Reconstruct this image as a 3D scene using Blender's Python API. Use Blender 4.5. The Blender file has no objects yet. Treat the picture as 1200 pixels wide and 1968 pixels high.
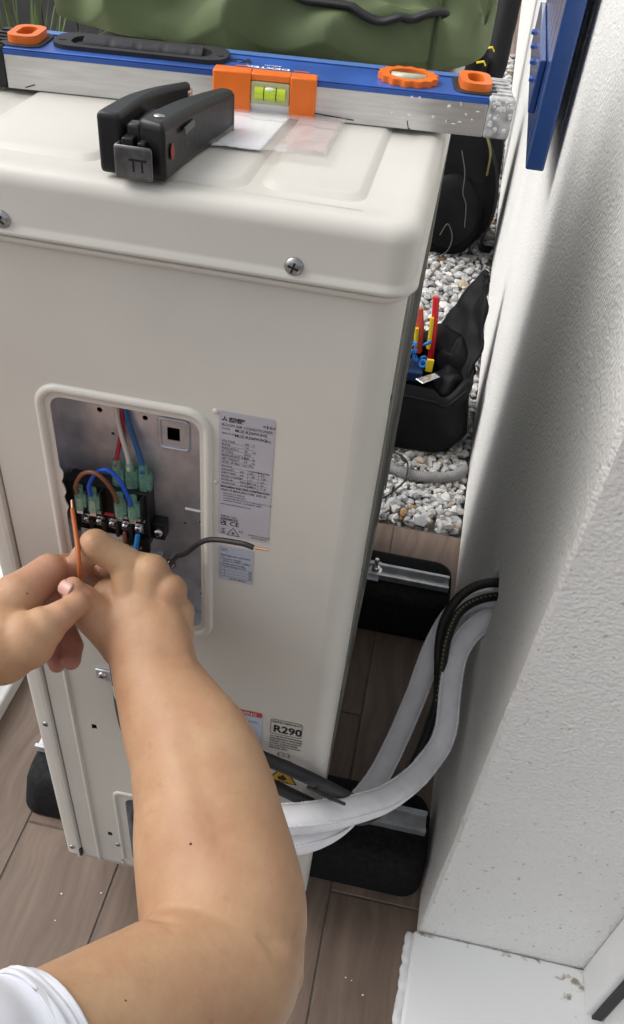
import bpy, bmesh, math, random
import numpy as np
from mathutils import Vector, Matrix, noise as mnoise
R = math.radians
scene = bpy.context.scene
COL = scene.collection
# ------------------------------------------------------------------ camera
cam = bpy.data.cameras.new('camera'); camo = bpy.data.objects.new('camera', cam); COL.objects.link(camo)
cam.sensor_fit = 'VERTICAL'; cam.sensor_height = 36.0; cam.lens = 1599.0 / 1968.0 * 36.0
cam.clip_start = 0.02; cam.clip_end = 300
right = Vector((0.97884, 0.18793, 0.08048)); fwd = Vector((-0.08903, 0.74351, -0.66277)).normalized()
right = (right - fwd * right.dot(fwd)).normalized(); up = right.cross(fwd)
M = Matrix((right, up, -fwd)).transposed().to_4x4(); M.translation = Vector((0.0121, -0.45695, 1.1775))
camo.matrix_world = M
scene.camera = camo
# ------------------------------------------------------------------ sky and sun (bright overcast)
SUN = Vector((1.0, 0.02, -1.12)).normalized()       # direction the light travels
w = bpy.data.worlds.new('World'); scene.world = w; w.use_nodes = True
wn, wl = w.node_tree.nodes, w.node_tree.links
sky = wn.new('ShaderNodeTexSky'); sky.sky_type = 'NISHITA'; sky.sun_disc = False
sky.sun_elevation = math.asin(-SUN.z); sky.sun_rotation = math.atan2(-SUN.x, -SUN.y)
sky.air_density = 1.0; sky.dust_density = 4.0; sky.ozone_density = 1.0
hs = wn.new('ShaderNodeHueSaturation'); hs.inputs['Saturation'].default_value = 0.22
wl.new(sky.outputs[0], hs.inputs['Color']); wl.new(hs.outputs[0], wn['Background'].inputs['Color'])
wn['Background'].inputs['Strength'].default_value = 0.15
sl = bpy.data.lights.new('sun', 'SUN'); sl.energy = 0.85; sl.angle = R(46); sl.color = (1.0, 0.975, 0.94)
so = bpy.data.objects.new('sun', sl); COL.objects.link(so)
so.rotation_euler = SUN.to_track_quat('-Z', 'Y').to_euler()
vs = scene.view_settings; vs.view_transform = 'Standard'; vs.look = 'None'; vs.exposure = 0.37; vs.gamma = 1.0
vs.use_curve_mapping = False
# ------------------------------------------------------------------ materials
MATS = {}
def mat(name, col, rough=0.5, metal=0.0, var=0.0, vscale=20.0, bump=0.0, bscale=200.0, bdist=0.001, spec=0.5,
        sss=0.0, trans=0.0, alpha=1.0, coat=0.0, col2=None, stretch=None, rvar=0.0, detail=4.0, ior=1.45, sheen=0.0):
    if name in MATS: return MATS[name]
    m = bpy.data.materials.new(name); m.use_nodes = True
    n, l = m.node_tree.nodes, m.node_tree.links
    b = n['Principled BSDF']
    c4 = (*col, 1.0)
    b.inputs['Base Color'].default_value = c4
    b.inputs['Roughness'].default_value = rough; b.inputs['Metallic'].default_value = metal
    b.inputs['Specular IOR Level'].default_value = spec; b.inputs['IOR'].default_value = ior
    if trans: b.inputs['Transmission Weight'].default_value = trans
    if alpha < 1: b.inputs['Alpha'].default_value = alpha
    if coat: b.inputs['Coat Weight'].default_value = coat; b.inputs['Coat Roughness'].default_value = 0.15
    if sheen: b.inputs['Sheen Weight'].default_value = sheen; b.inputs['Sheen Roughness'].default_value = 0.6
    if sss:
        b.inputs['Subsurface Weight'].default_value = sss; b.inputs['Subsurface Radius'].default_value = (1.0, 0.35, 0.2)
        b.inputs['Subsurface Scale'].default_value = 0.008
    tc = n.new('ShaderNodeTexCoord'); src = tc.outputs['Object']
    if stretch:
        mp = n.new('ShaderNodeMapping'); mp.inputs['Scale'].default_value = stretch
        l.new(src, mp.inputs['Vector']); src = mp.outputs[0]
    if var or col2:
        t = n.new('ShaderNodeTexNoise'); t.inputs['Scale'].default_value = vscale; t.inputs['Detail'].default_value = detail
        l.new(src, t.inputs['Vector'])
        r = n.new('ShaderNodeValToRGB')
        d = col2 if col2 else tuple(x * (1 - var) for x in col)
        u = col if col2 else tuple(min(1, x * (1 + var * 0.6)) for x in col)
        r.color_ramp.elements[0].position = 0.33; r.color_ramp.elements[1].position = 0.67
        r.color_ramp.elements[0].color = (*d, 1); r.color_ramp.elements[1].color = (*u, 1)
        l.new(t.outputs['Fac'], r.inputs[0]); l.new(r.outputs[0], b.inputs['Base Color'])
        if rvar:
            mr = n.new('ShaderNodeMapRange'); mr.inputs['To Min'].default_value = max(0, rough - rvar); mr.inputs['To Max'].default_value = min(1, rough + rvar)
            l.new(t.outputs['Fac'], mr.inputs[0]); l.new(mr.outputs[0], b.inputs['Roughness'])
    if bump:
        t2 = n.new('ShaderNodeTexNoise'); t2.inputs['Scale'].default_value = bscale; t2.inputs['Detail'].default_value = 5.0
        l.new(src, t2.inputs['Vector'])
        bp = n.new('ShaderNodeBump'); bp.inputs['Strength'].default_value = bump; bp.inputs['Distance'].default_value = bdist
        l.new(t2.outputs['Fac'], bp.inputs['Height']); l.new(bp.outputs[0], b.inputs['Normal'])
    MATS[name] = m
    return m
# ------------------------------------------------------------------ mesh builder
def sm(pts, n=8):
    """Catmull-Rom through pts, n steps per span"""
    P = [Vector(p) for p in pts]
    if len(P) < 3: return P
    P = [P[0] * 2 - P[1]] + P + [P[-1] * 2 - P[-2]]
    out = []
    for i in range(1, len(P) - 2):
        a, b, c, d = P[i-1], P[i], P[i+1], P[i+2]
        for k in range(n):
            t = k / n
            out.append(0.5 * ((2 * b) + (c - a) * t + (2*a - 5*b + 4*c - d) * t*t + (3*b - a - 3*c + d) * t**3))
    out.append(P[-2]); return out
def rrect(x0, x1, y0, y1, r, n=6):
    """rounded rectangle, counter-clockwise list of 2D points"""
    r = min(r, (x1-x0)/2 - 1e-5, (y1-y0)/2 - 1e-5); o = []
    for cx, cy, a0 in ((x1-r, y0+r, -90), (x1-r, y1-r, 0), (x0+r, y1-r, 90), (x0+r, y0+r, 180)):
        for k in range(n + 1):
            a = R(a0 + 90 * k / n); o.append((cx + r * math.cos(a), cy + r * math.sin(a)))
    return o
class MB:
    def __init__(self): self.v, self.f = [], []
    def add(self, vs, fs):
        o = len(self.v); self.v += [tuple(v) for v in vs]; self.f += [tuple(i + o for i in f) for f in fs]; return self
    def box(self, c, s, rot=None):
        x, y, z = s[0]/2, s[1]/2, s[2]/2
        vs = [Vector(p) for p in ((-x,-y,-z),(x,-y,-z),(x,y,-z),(-x,y,-z),(-x,-y,z),(x,-y,z),(x,y,z),(-x,y,z))]
        if rot is not None: vs = [rot @ v for v in vs]
        c = Vector(c)
        return self.add([v + c for v in vs], [(0,3,2,1),(4,5,6,7),(0,1,5,4),(1,2,6,5),(2,3,7,6),(3,0,4,7)])
    def bb(self, x0, x1, y0, y1, z0, z1): return self.box(((x0+x1)/2, (y0+y1)/2, (z0+z1)/2), (x1-x0, y1-y0, z1-z0))
    def loft(self, rings, cap0=True, cap1=True, closed=True):
        n = len(rings[0]); vs = [p for r in rings for p in r]; fs = []
        for i in range(len(rings) - 1):
            for k in range(n if closed else n - 1):
                a, b = i*n + k, i*n + (k+1) % n
                fs.append((a, b, b + n, a + n))
        if cap0: fs.append(tuple(range(n - 1, -1, -1)))
        if cap1: fs.append(tuple((len(rings)-1)*n + k for k in range(n)))
        return self.add(vs, fs)
    def tube(self, path, r, seg=12, cap=True, prof=None, upv=None):
        """sweep; r a number or list; prof optional 2D profile scaled by r"""
        P = [Vector(p) for p in path]; n = len(P); rings = []
        T = [(P[min(i+1, n-1)] - P[max(i-1, 0)]).normalized() for i in range(n)]
        u = Vector(upv) if upv else (Vector((0,0,1)) if abs(T[0].z) < 0.9 else Vector((1,0,0)))
        for i in range(n):
            u = (u - T[i] * u.dot(T[i]))
            u = u.normalized() if u.length > 1e-6 else T[i].orthogonal().normalized()
            s = T[i].cross(u); rr = r[i] if isinstance(r, (list, tuple)) else r
            if prof: rings.append([P[i] + s * (a * rr) + u * (b * rr) for a, b in prof])
            else: rings.append([P[i] + s * (rr * math.cos(2*math.pi*k/seg)) + u * (rr * math.sin(2*math.pi*k/seg)) for k in range(seg)])
        return self.loft(rings, cap, cap)
    def prism(self, pts, z0, z1, f=lambda x, y, z: (x, y, z)):
        n = len(pts)
        return self.loft([[f(x, y, z0) for x, y in pts], [f(x, y, z1) for x, y in pts]])
    def lathe(self, prof, c, axis=(0,0,1), seg=20, cap=True):
        ax = Vector(axis).normalized(); a = ax.orthogonal().normalized(); b = ax.cross(a); c = Vector(c)
        return self.loft([[c + ax*h + (a*math.cos(2*math.pi*k/seg) + b*math.sin(2*math.pi*k/seg))*max(r,1e-5) for k in range(seg)] for r, h in prof], cap, cap)
    def ell(self, c, rad, seg=16, rings=10, rot=None):
        c = Vector(c); rs = []
        for i in range(rings + 1):
            t = -math.pi/2 + math.pi*i/rings; cr = max(math.cos(t), 1e-3)
            q = [Vector((rad[0]*cr*math.cos(2*math.pi*k/seg), rad[1]*cr*math.sin(2*math.pi*k/seg), rad[2]*math.sin(t))) for k in range(seg)]
            rs.append([c + (rot @ p if rot is not None else p) for p in q])
        return self.loft(rs)
    def xf(self, m):
        self.v = [tuple(m @ Vector(v)) for v in self.v]; return self
    def mesh(self, name):
        me = bpy.data.meshes.new(name); me.from_pydata(self.v, [], self.f); me.update()
        bm = bmesh.new(); bm.from_mesh(me); bmesh.ops.recalc_face_normals(bm, faces=bm.faces); bm.to_mesh(me); bm.free()
        return me
    def build(self, name, m, parent=None, smooth=40, bevel=0.0, bseg=2, sub=0):
        return link(name, self.mesh(name), m, parent, smooth, bevel, bseg, sub)
def link(name, me, m, parent=None, smooth=40, bevel=0.0, bseg=2, sub=0):
    if smooth and len(me.polygons):
        me.polygons.foreach_set('use_smooth', [True] * len(me.polygons))
        if smooth < 180: me.set_sharp_from_angle(angle=R(smooth))
    if m is not None:
        me.materials.clear(); me.materials.append(m)
    o = bpy.data.objects.new(name, me); COL.objects.link(o)
    if bevel:
        b = o.modifiers.new('bevel', 'BEVEL'); b.width = bevel; b.segments = bseg; b.limit_method = 'ANGLE'; b.angle_limit = R(35)
        b.harden_normals = False
    if sub:
        s = o.modifiers.new('sub', 'SUBSURF'); s.levels = sub; s.render_levels = sub
    if parent is not None:
        o.parent = parent
        if parent.get('worldspace'): o.matrix_parent_inverse = parent.matrix_basis.inverted()
    return o
def tag(o, label, cat, group=None):
    o['label'] = label; o['category'] = cat
    if group: o['group'] = group
    return o
def struct(o): o['kind'] = 'structure'; return o
def thing(name, label, cat, loc, group=None, rotz=None):
    """Empty at the base; if rotz is None children are given in world coordinates"""
    o = bpy.data.objects.new(name, None); COL.objects.link(o); o.empty_display_size = 0.05
    if rotz is None: o.matrix_basis = Matrix.Translation(Vector(loc)); o['worldspace'] = 1
    else: o.matrix_basis = Matrix.Translation(Vector(loc)) @ Matrix.Rotation(rotz, 4, 'Z')
    return tag(o, label, cat, group)
def plate2d(outline, holes=(), thick=0.001, bevel=0.0):
    """flat plate with holes in the XY plane, returns an MB-like mesh (verts list, faces list)"""
    cu = bpy.data.curves.new('plate', 'CURVE'); cu.dimensions = '2D'; cu.fill_mode = 'BOTH'; cu.extrude = thick / 2
    cu.bevel_depth = bevel; cu.bevel_resolution = 1; cu.offset = -bevel
    for pts in [outline] + list(holes):
        s = cu.splines.new('POLY'); s.points.add(len(pts) - 1); s.use_cyclic_u = True
        for p, q in zip(s.points, pts): p.co = (q[0], q[1], 0, 1)
    o = bpy.data.objects.new('plate', cu); COL.objects.link(o)
    me = bpy.data.meshes.new_from_object(o.evaluated_get(bpy.context.evaluated_depsgraph_get()))
    mb = MB(); mb.v = [tuple(v.co) for v in me.vertices]; mb.f = [tuple(p.vertices) for p in me.polygons]
    bpy.data.objects.remove(o); bpy.data.curves.remove(cu); bpy.data.meshes.remove(me)
    return mb
TX = Matrix(((1,0,0,0),(0,0,-1,0),(0,1,0,0),(0,0,0,1)))     # XY plate -> XZ plane, front facing -Y  (x, y, z) -> (x, -z, y)
def text(items, sx=1.0):
    """items: (string, x, y, size[, xscale]) in the XY plane, one MB of flat glyphs"""
    mb = MB()
    for it in items:
        s, x, y, size = it[:4]; xs = it[4] if len(it) > 4 else 1.0
        cu = bpy.data.curves.new('txt', 'FONT'); cu.body = s; cu.size = size; cu.resolution_u = 2; cu.fill_mode = 'FRONT'
        cu.offset = (it[5] if len(it) > 5 else 0.0)
        o = bpy.data.objects.new('txt', cu); COL.objects.link(o)
        me = bpy.data.meshes.new_from_object(o.evaluated_get(bpy.context.evaluated_depsgraph_get()))
        mb.add([(v.co.x * xs * sx + x, v.co.y + y, 0) for v in me.vertices], [tuple(p.vertices) for p in me.polygons])
        bpy.data.objects.remove(o); bpy.data.curves.remove(cu); bpy.data.meshes.remove(me)
    return mb
def circ(x, y, r, n=14): return [(x + r*math.cos(2*math.pi*k/n), y + r*math.sin(2*math.pi*k/n)) for k in range(n)]
rnd = random.Random(7)
# ================================================================== SETTING
def wood_material():
    m = bpy.data.materials.new('wood_look_tile'); m.use_nodes = True; n, l = m.node_tree.nodes, m.node_tree.links
    b = n['Principled BSDF']; tc = n.new('ShaderNodeTexCoord'); oi = n.new('ShaderNodeObjectInfo')
    ad = n.new('ShaderNodeVectorMath'); ad.operation = 'MULTIPLY_ADD'
    cb = n.new('ShaderNodeCombineXYZ'); l.new(oi.outputs['Random'], cb.inputs[0]); l.new(oi.outputs['Random'], cb.inputs[1]); l.new(oi.outputs['Random'], cb.inputs[2])
    l.new(cb.outputs[0], ad.inputs[0]); ad.inputs[1].default_value = (37, 91, 53); l.new(tc.outputs['Object'], ad.inputs[2])
    mp = n.new('ShaderNodeMapping'); mp.inputs['Scale'].default_value = (26, 2.2, 1); l.new(ad.outputs[0], mp.inputs[0])
    # large slow warp gives cathedral grain
    wn_ = n.new('ShaderNodeTexNoise'); wn_.inputs['Scale'].default_value = 5; l.new(ad.outputs[0], wn_.inputs[0])
    ma = n.new('ShaderNodeVectorMath'); ma.operation = 'MULTIPLY_ADD'; ma.inputs[1].default_value = (1.9, 0.4, 0)
    l.new(wn_.outputs['Color'], ma.inputs[0]); l.new(mp.outputs[0], ma.inputs[2])
    t = n.new('ShaderNodeTexNoise'); t.inputs['Scale'].default_value = 1.6; t.inputs['Detail'].default_value = 9; t.inputs['Roughness'].default_value = 0.62
    l.new(ma.outputs[0], t.inputs[0])
    r = n.new('ShaderNodeValToRGB'); e = r.color_ramp.elements
    e[0].position = 0.28; e[0].color = (0.112, 0.074, 0.053, 1); e[1].position = 0.72; e[1].color = (0.234, 0.172, 0.130, 1)
    k = e.new(0.5); k.color = (0.165, 0.115, 0.086, 1)
    l.new(t.outputs['Fac'], r.inputs[0])
    # dark knots
    kn = n.new('ShaderNodeTexVoronoi'); kn.inputs['Scale'].default_value = 3.2
    mk = n.new('ShaderNodeMapping'); mk.inputs['Scale'].default_value = (2.2, 1.0, 1); l.new(ad.outputs[0], mk.inputs[0])
    ma2 = n.new('ShaderNodeVectorMath'); ma2.operation = 'MULTIPLY_ADD'; ma2.inputs[1].default_value = (0.25, 0.25, 0); l.new(t.outputs['Color'], ma2.inputs[0]); l.new(mk.outputs[0], ma2.inputs[2])
    l.new(ma2.outputs[0], kn.inputs[0])
    mr = n.new('ShaderNodeMapRange'); mr.inputs['From Min'].default_value = 0.03; mr.inputs['From Max'].default_value = 0.16; mr.inputs['To Min'].default_value = 0.6; mr.inputs['To Max'].default_value = 0.0
    l.new(kn.outputs['Distance'], mr.inputs[0])
    mx = n.new('ShaderNodeMix'); mx.data_type = 'RGBA'; mx.inputs[7].default_value = (0.09, 0.066, 0.055, 1)
    l.new(mr.outputs[0], mx.inputs[0]); l.new(r.outputs[0], mx.inputs[6])
    hv = n.new('ShaderNodeHueSaturation'); mv = n.new('ShaderNodeMapRange'); mv.inputs['To Min'].default_value = 0.86; mv.inputs['To Max'].default_value = 1.12
    l.new(oi.outputs['Random'], mv.inputs[0]); l.new(mv.outputs[0], hv.inputs['Value']); l.new(mx.outputs[2], hv.inputs['Color'])
    l.new(hv.outputs[0], b.inputs['Base Color'])
    b.inputs['Roughness'].default_value = 0.52
    bp = n.new('ShaderNodeBump'); bp.inputs['Strength'].default_value = 0.25; bp.inputs['Distance'].default_value = 0.0008
    l.new(t.outputs['Fac'], bp.inputs['Height']); l.new(bp.outputs[0], b.inputs['Normal'])
    return m
WOOD = wood_material()
GROUT = mat('grout', (0.12, 0.105, 0.095), 0.9, var=0.3, vscale=60)
# floor bed of grout and its planks (wood-look tiles 15 x 90 cm)
floor = struct(MB().bb(-1.98, 0.634, -2.2, 0.872, -0.05, -0.0016).build('floor', GROUT, smooth=0))
def plank_mesh(wd, ln):
    mb = MB(); g = 0.0011; a = (g, wd - g, g, ln - g); c = 0.0011
    mb.loft([[(a[0], a[2], -0.012), (a[1], a[2], -0.012), (a[1], a[3], -0.012), (a[0], a[3], -0.012)],
             [(a[0], a[2], -c), (a[1], a[2], -c), (a[1], a[3], -c), (a[0], a[3], -c)],
             [(a[0]+c, a[2]+c, 0), (a[1]-c, a[2]+c, 0), (a[1]-c, a[3]-c, 0), (a[0]+c, a[3]-c, 0)]], cap0=False)
    return mb.mesh('plank')
PM = {}
for ci in range(-10, 7):
    x0 = -0.42 + 0.1505 * (ci); st = {0: 0.08, 1: -0.22, 2: -0.52}[ci % 3]
    y = st - 0.9 * 3
    while y < 0.872:
        a, b_ = max(y, -2.2), min(y + 0.9, 0.870)
        if b_ - a > 0.03:
            key = round(b_ - a, 3)
            if key not in PM:
                PM[key] = plank_mesh(0.1505, b_ - a); PM[key].materials.append(WOOD)
            o = bpy.data.objects.new('plank', PM[key]); COL.objects.link(o); o.location = (x0, a, 0); o.parent = floor
        y += 0.9
# ground under everything, to the horizon
struct(MB().add([(-60, -60, -0.07), (60, -60, -0.07), (60, 60, -0.07), (-60, 60, -0.07)], [(0, 1, 2, 3)]).build('ground', mat('soil', (0.16, 0.13, 0.10), 0.95, var=0.4, vscale=8, bump=0.6, bscale=60, bdist=0.01), smooth=0))
# gravel: bed plus stones
def gravel():
    rg = np.random.default_rng(3)
    t = (1 + 5 ** 0.5) / 2
    ico = np.array([(-1,t,0),(1,t,0),(-1,-t,0),(1,-t,0),(0,-1,t),(0,1,t),(0,-1,-t),(0,1,-t),(t,0,-1),(t,0,1),(-t,0,-1),(-t,0,1)]) / math.sqrt(1 + t*t)
    icf = np.array([(0,11,5),(0,5,1),(0,1,7),(0,7,10),(0,10,11),(1,5,9),(5,11,4),(11,10,2),(10,7,6),(7,1,8),(3,9,4),(3,4,2),(3,2,6),(3,6,8),(3,8,9),(4,9,5),(2,4,11),(6,2,10),(8,6,7),(9,8,1)])
    pos = []
    def scatter(x0, x1, y0, y1, sp, s0, s1, zj):
        nx, ny = int((x1-x0)/sp), int((y1-y0)/sp)
        gx, gy = np.meshgrid(np.arange(nx), np.arange(ny)); m = gx.size
        x = x0 + (gx.ravel() + rg.uniform(-.2, 1.2, m)) * sp; y = y0 + (gy.ravel() + rg.uniform(-.2, 1.2, m)) * sp
        y = np.maximum(y, 0.886)
        k = (x < 0.150 + 0.0195 * y)
        s = rg.uniform(s0, s1, m) * rg.choice([.75, 1, 1, 1.25], m); z = rg.uniform(-.012, zj, m)
        pos.append(np.stack([x, y, z, s], 1)[k])
    scatter(-0.25, 0.24, 0.885, 1.6, 0.0125, 0.0062, 0.0115, 0.004)
    scatter(-0.25, 0.24, 0.885, 1.6, 0.018, 0.0065, 0.0125, 0.010)
    scatter(-0.25, 0.26, 1.6, 2.8, 0.0165, 0.0075, 0.014, 0.010)
    scatter(-0.25, 0.28, 2.8, 5.2, 0.024, 0.010, 0.018, 0.010)
    scatter(-2.6, -0.25, 0.885, 5.2, 0.034, 0.012, 0.022, 0.010)
    P = np.concatenate(pos); N = len(P)
    V = ico[None] * (1 + rg.uniform(-.30, .22, (N, 12, 1)))
    V = V * rg.uniform(.62, 1.35, (N, 1, 3)) * np.array([1, 1, .8])
    a = rg.uniform(0, 6.283, N); ca, sa = np.cos(a), np.sin(a)
    X = V[..., 0] * ca[:, None] - V[..., 1] * sa[:, None]; Y = V[..., 0] * sa[:, None] + V[..., 1] * ca[:, None]
    V = np.stack([X, Y, V[..., 2]], -1) * P[:, None, 3:4] + P[:, None, :3]
    F = (icf[None] + (np.arange(N) * 12)[:, None, None]).reshape(-1)
    me = bpy.data.meshes.new('gravel'); me.vertices.add(N * 12); me.vertices.foreach_set('co', V.reshape(-1))
    nf = N * 20; me.loops.add(nf * 3); me.loops.foreach_set('vertex_index', F)
    me.polygons.add(nf); me.polygons.foreach_set('loop_start', np.arange(nf) * 3)
    me.update(calc_edges=True)
    pal = np.array([(.72,.71,.69),(.60,.60,.60),(.82,.81,.79),(.50,.51,.53),(.66,.64,.60),(.74,.73,.72),(.52,.42,.30),(.46,.28,.15),(.40,.40,.41)])
    ci = rg.choice(len(pal), N, p=[.19,.20,.12,.16,.12,.10,.04,.022,.048]); c = pal[ci] * rg.uniform(.72, 1.0, (N, 1))
    ca_ = me.color_attributes.new('stone', 'FLOAT_COLOR', 'POINT')
    ca_.data.foreach_set('color', np.concatenate([np.repeat(c, 12, 0), np.ones((N*12, 1))], 1).astype(np.float32).reshape(-1))
    m = bpy.data.materials.new('gravel_stone'); m.use_nodes = True; n, l = m.node_tree.nodes, m.node_tree.links
    at = n.new('ShaderNodeAttribute'); at.attribute_name = 'stone'
    tn = n.new('ShaderNodeTexNoise'); tn.inputs['Scale'].default_value = 120; tn.inputs['Detail'].default_value = 5
    mx = n.new('ShaderNodeMix'); mx.data_type = 'RGBA'; mx.blend_type = 'MULTIPLY'; mx.inputs[0].default_value = 0.5
    r = n.new('ShaderNodeValToRGB'); r.color_ramp.elements[0].color = (.5, .48, .45, 1); r.color_ramp.elements[1].position = .7
    l.new(tn.outputs['Fac'], r.inputs[0]); l.new(at.outputs['Color'], mx.inputs[6]); l.new(r.outputs[0], mx.inputs[7]); l.new(mx.outputs[2], n['Principled BSDF'].inputs['Base Color'])
    n['Principled BSDF'].inputs['Roughness'].default_value = 0.75
    bp = n.new('ShaderNodeBump'); bp.inputs['Strength'].default_value = .4; bp.inputs['Distance'].default_value = .001; l.new(tn.outputs['Fac'], bp.inputs['Height']); l.new(bp.outputs[0], n['Principled BSDF'].inputs['Normal'])
    o = link('gravel', me, m, smooth=30); o['kind'] = 'stuff'; o['label'] = 'white and grey gravel with a few brown stones beyond the plank floor'
    return o
gravel()
struct(MB().add([(-2.7, .872, -.017), (.32, .872, -.017), (.32, 5.3, -.017), (-2.7, 5.3, -.017)], [(0,1,2,3)]).build('gravel_bed', mat('gravel_bed', (.34, .32, .29), .95, var=.5, vscale=90, bump=.8, bscale=150, bdist=.006), smooth=0))
# far terrace of the same tiles
pat = struct(MB().bb(-2.7, 1.5, 5.2, 9.5, -0.06, -0.0016).build('patio', GROUT, smooth=0))
for ci in range(-6, 8):
    for k in range(2):
        key = 1.9
        if key not in PM: PM[key] = plank_mesh(0.1505, key); PM[key].materials.append(WOOD)
        o = bpy.data.objects.new('plank', PM[key]); COL.objects.link(o); o.location = (-0.8 + 0.1505 * ci, 5.2 + 1.9 * k, 0); o.parent = pat
# ---- rendered house wall: long face towards the unit, end face towards the viewer
def plaster(name, c, bs, bd, scale):
    m = bpy.data.materials.new(name); m.use_nodes = True; n, l = m.node_tree.nodes, m.node_tree.links
    b = n['Principled BSDF']; b.inputs['Roughness'].default_value = 0.88; b.inputs['Specular IOR Level'].default_value = 0.25
    tc = n.new('ShaderNodeTexCoord')
    t = n.new('ShaderNodeTexNoise'); t.inputs['Scale'].default_value = scale; t.inputs['Detail'].default_value = 6; t.inputs['Roughness'].default_value = .6; l.new(tc.outputs['Object'], t.inputs[0])
    v = n.new('ShaderNodeTexVoronoi'); v.inputs['Scale'].default_value = scale * 0.9; v.feature = 'SMOOTH_F1'; l.new(tc.outputs['Object'], v.inputs[0])
    ad = n.new('ShaderNodeMath'); ad.operation = 'ADD'; l.new(t.outputs['Fac'], ad.inputs[0]); l.new(v.outputs['Distance'], ad.inputs[1])
    bp = n.new('ShaderNodeBump'); bp.inputs['Strength'].default_value = bs; bp.inputs['Distance'].default_value = bd; l.new(ad.outputs[0], bp.inputs['Height']); l.new(bp.outputs[0], b.inputs['Normal'])
    t2 = n.new('ShaderNodeTexNoise'); t2.inputs['Scale'].default_value = 3.5; t2.inputs['Detail'].default_value = 5; l.new(tc.outputs['Object'], t2.inputs[0])
    r = n.new('ShaderNodeValToRGB'); r.color_ramp.elements[0].position = .3; r.color_ramp.elements[1].position = .7
    r.color_ramp.elements[0].color = (*[x * .93 for x in c], 1); r.color_ramp.elements[1].color = (*c, 1)
    l.new(t2.outputs['Fac'], r.inputs[0])
    # pin-holes
    r2 = n.new('ShaderNodeValToRGB'); r2.color_ramp.elements[0].position = .26; r2.color_ramp.elements[1].position = .33; r2.color_ramp.elements[0].color = (.55, .54, .52, 1)
    t3 = n.new('ShaderNodeTexNoise'); t3.inputs['Scale'].default_value = scale * .55; t3.inputs['Detail'].default_value = 2; l.new(tc.outputs['Object'], t3.inputs[0]); l.new(t3.outputs['Fac'], r2.inputs[0])
    mx = n.new('ShaderNodeMix'); mx.data_type = 'RGBA'; mx.blend_type = 'MULTIPLY'; mx.inputs[0].default_value = .8
    l.new(r.outputs[0], mx.inputs[6]); l.new(r2.outputs[0], mx.inputs[7]); l.new(mx.outputs[2], b.inputs['Base Color'])
    return m
PLW = plaster('white_render', (0.85, 0.845, 0.82), 0.6, 0.0026, 270)
WY = 0.045
def wx(y): return 0.1575 + 0.0195 * (y - WY)
def build_wall():
    mb = MB(); H = 2.7
    y0, y1, z0, z1 = 0.268, 0.352, 0.352, 0.452          # pipe hole
    ys = [0.085, y0, y1, 7.2]; zs = [0, z0, z1, H]
    for i in range(3):
        for k in range(3):
            if i == 1 and k == 1: continue
            a, b, c, d = ys[i], ys[i+1], zs[k], zs[k+1]
            mb.add([(wx(a), a, c), (wx(b), b, c), (wx(b), b, d), (wx(a), a, d)], [(0, 3, 2, 1)])
    # tunnel of the hole
    q = [(y0, z0), (y1, z0), (y1, z1), (y0, z1)]
    mb.loft([[(wx(y), y, z) for y, z in q], [(wx(y) + 0.16, y, z) for y, z in q]], cap0=False)
    # slightly ragged plastered corner
    nr = 420; cols = []
    for j in range(nr + 1):
        z = H * (j / nr); 
        def nz(s): return (mnoise.noise(Vector((z * 160, s, 0))) * 0.0011 + mnoise.noise(Vector((z * 9, s, 3))) * 0.0012)
        cols.append([(wx(.085), .085, z), (wx(.058) + nz(1)*.5, .058, z), (wx(.05) + 0.0006 + nz(2), .0492 + nz(3), z), (wx(.05) + 0.005 + nz(4), WY + nz(5), z), (.170, WY + nz(6)*.6, z), (.19, WY, z)])
    n = 6
    mb.add([p for c in cols for p in c], [(j*n+i, j*n+i+1, (j+1)*n+i+1, (j+1)*n+i) for j in range(nr) for i in range(n-1)])
    mb.add([(.19, WY, 0), (1.6, WY, 0), (1.6, WY, H), (.19, WY, H), (1.6, 7.2, 0), (1.6, 7.2, H), (wx(7.2), 7.2, 0), (wx(7.2), 7.2, H), (wx(WY)+.01, WY+.01, H)],
           [(0, 1, 2, 3), (1, 4, 5, 2), (4, 6, 7, 5), (3, 2, 5, 7, 8)])
    me = bpy.data.meshes.new('house_wall'); me.from_pydata(mb.v, [], mb.f); me.update()
    o = link('house_wall', me, PLW, smooth=35)
    return tag(o, 'white roughcast house wall with pipe hole, running along the right side', 'wall')
build_wall()
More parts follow.
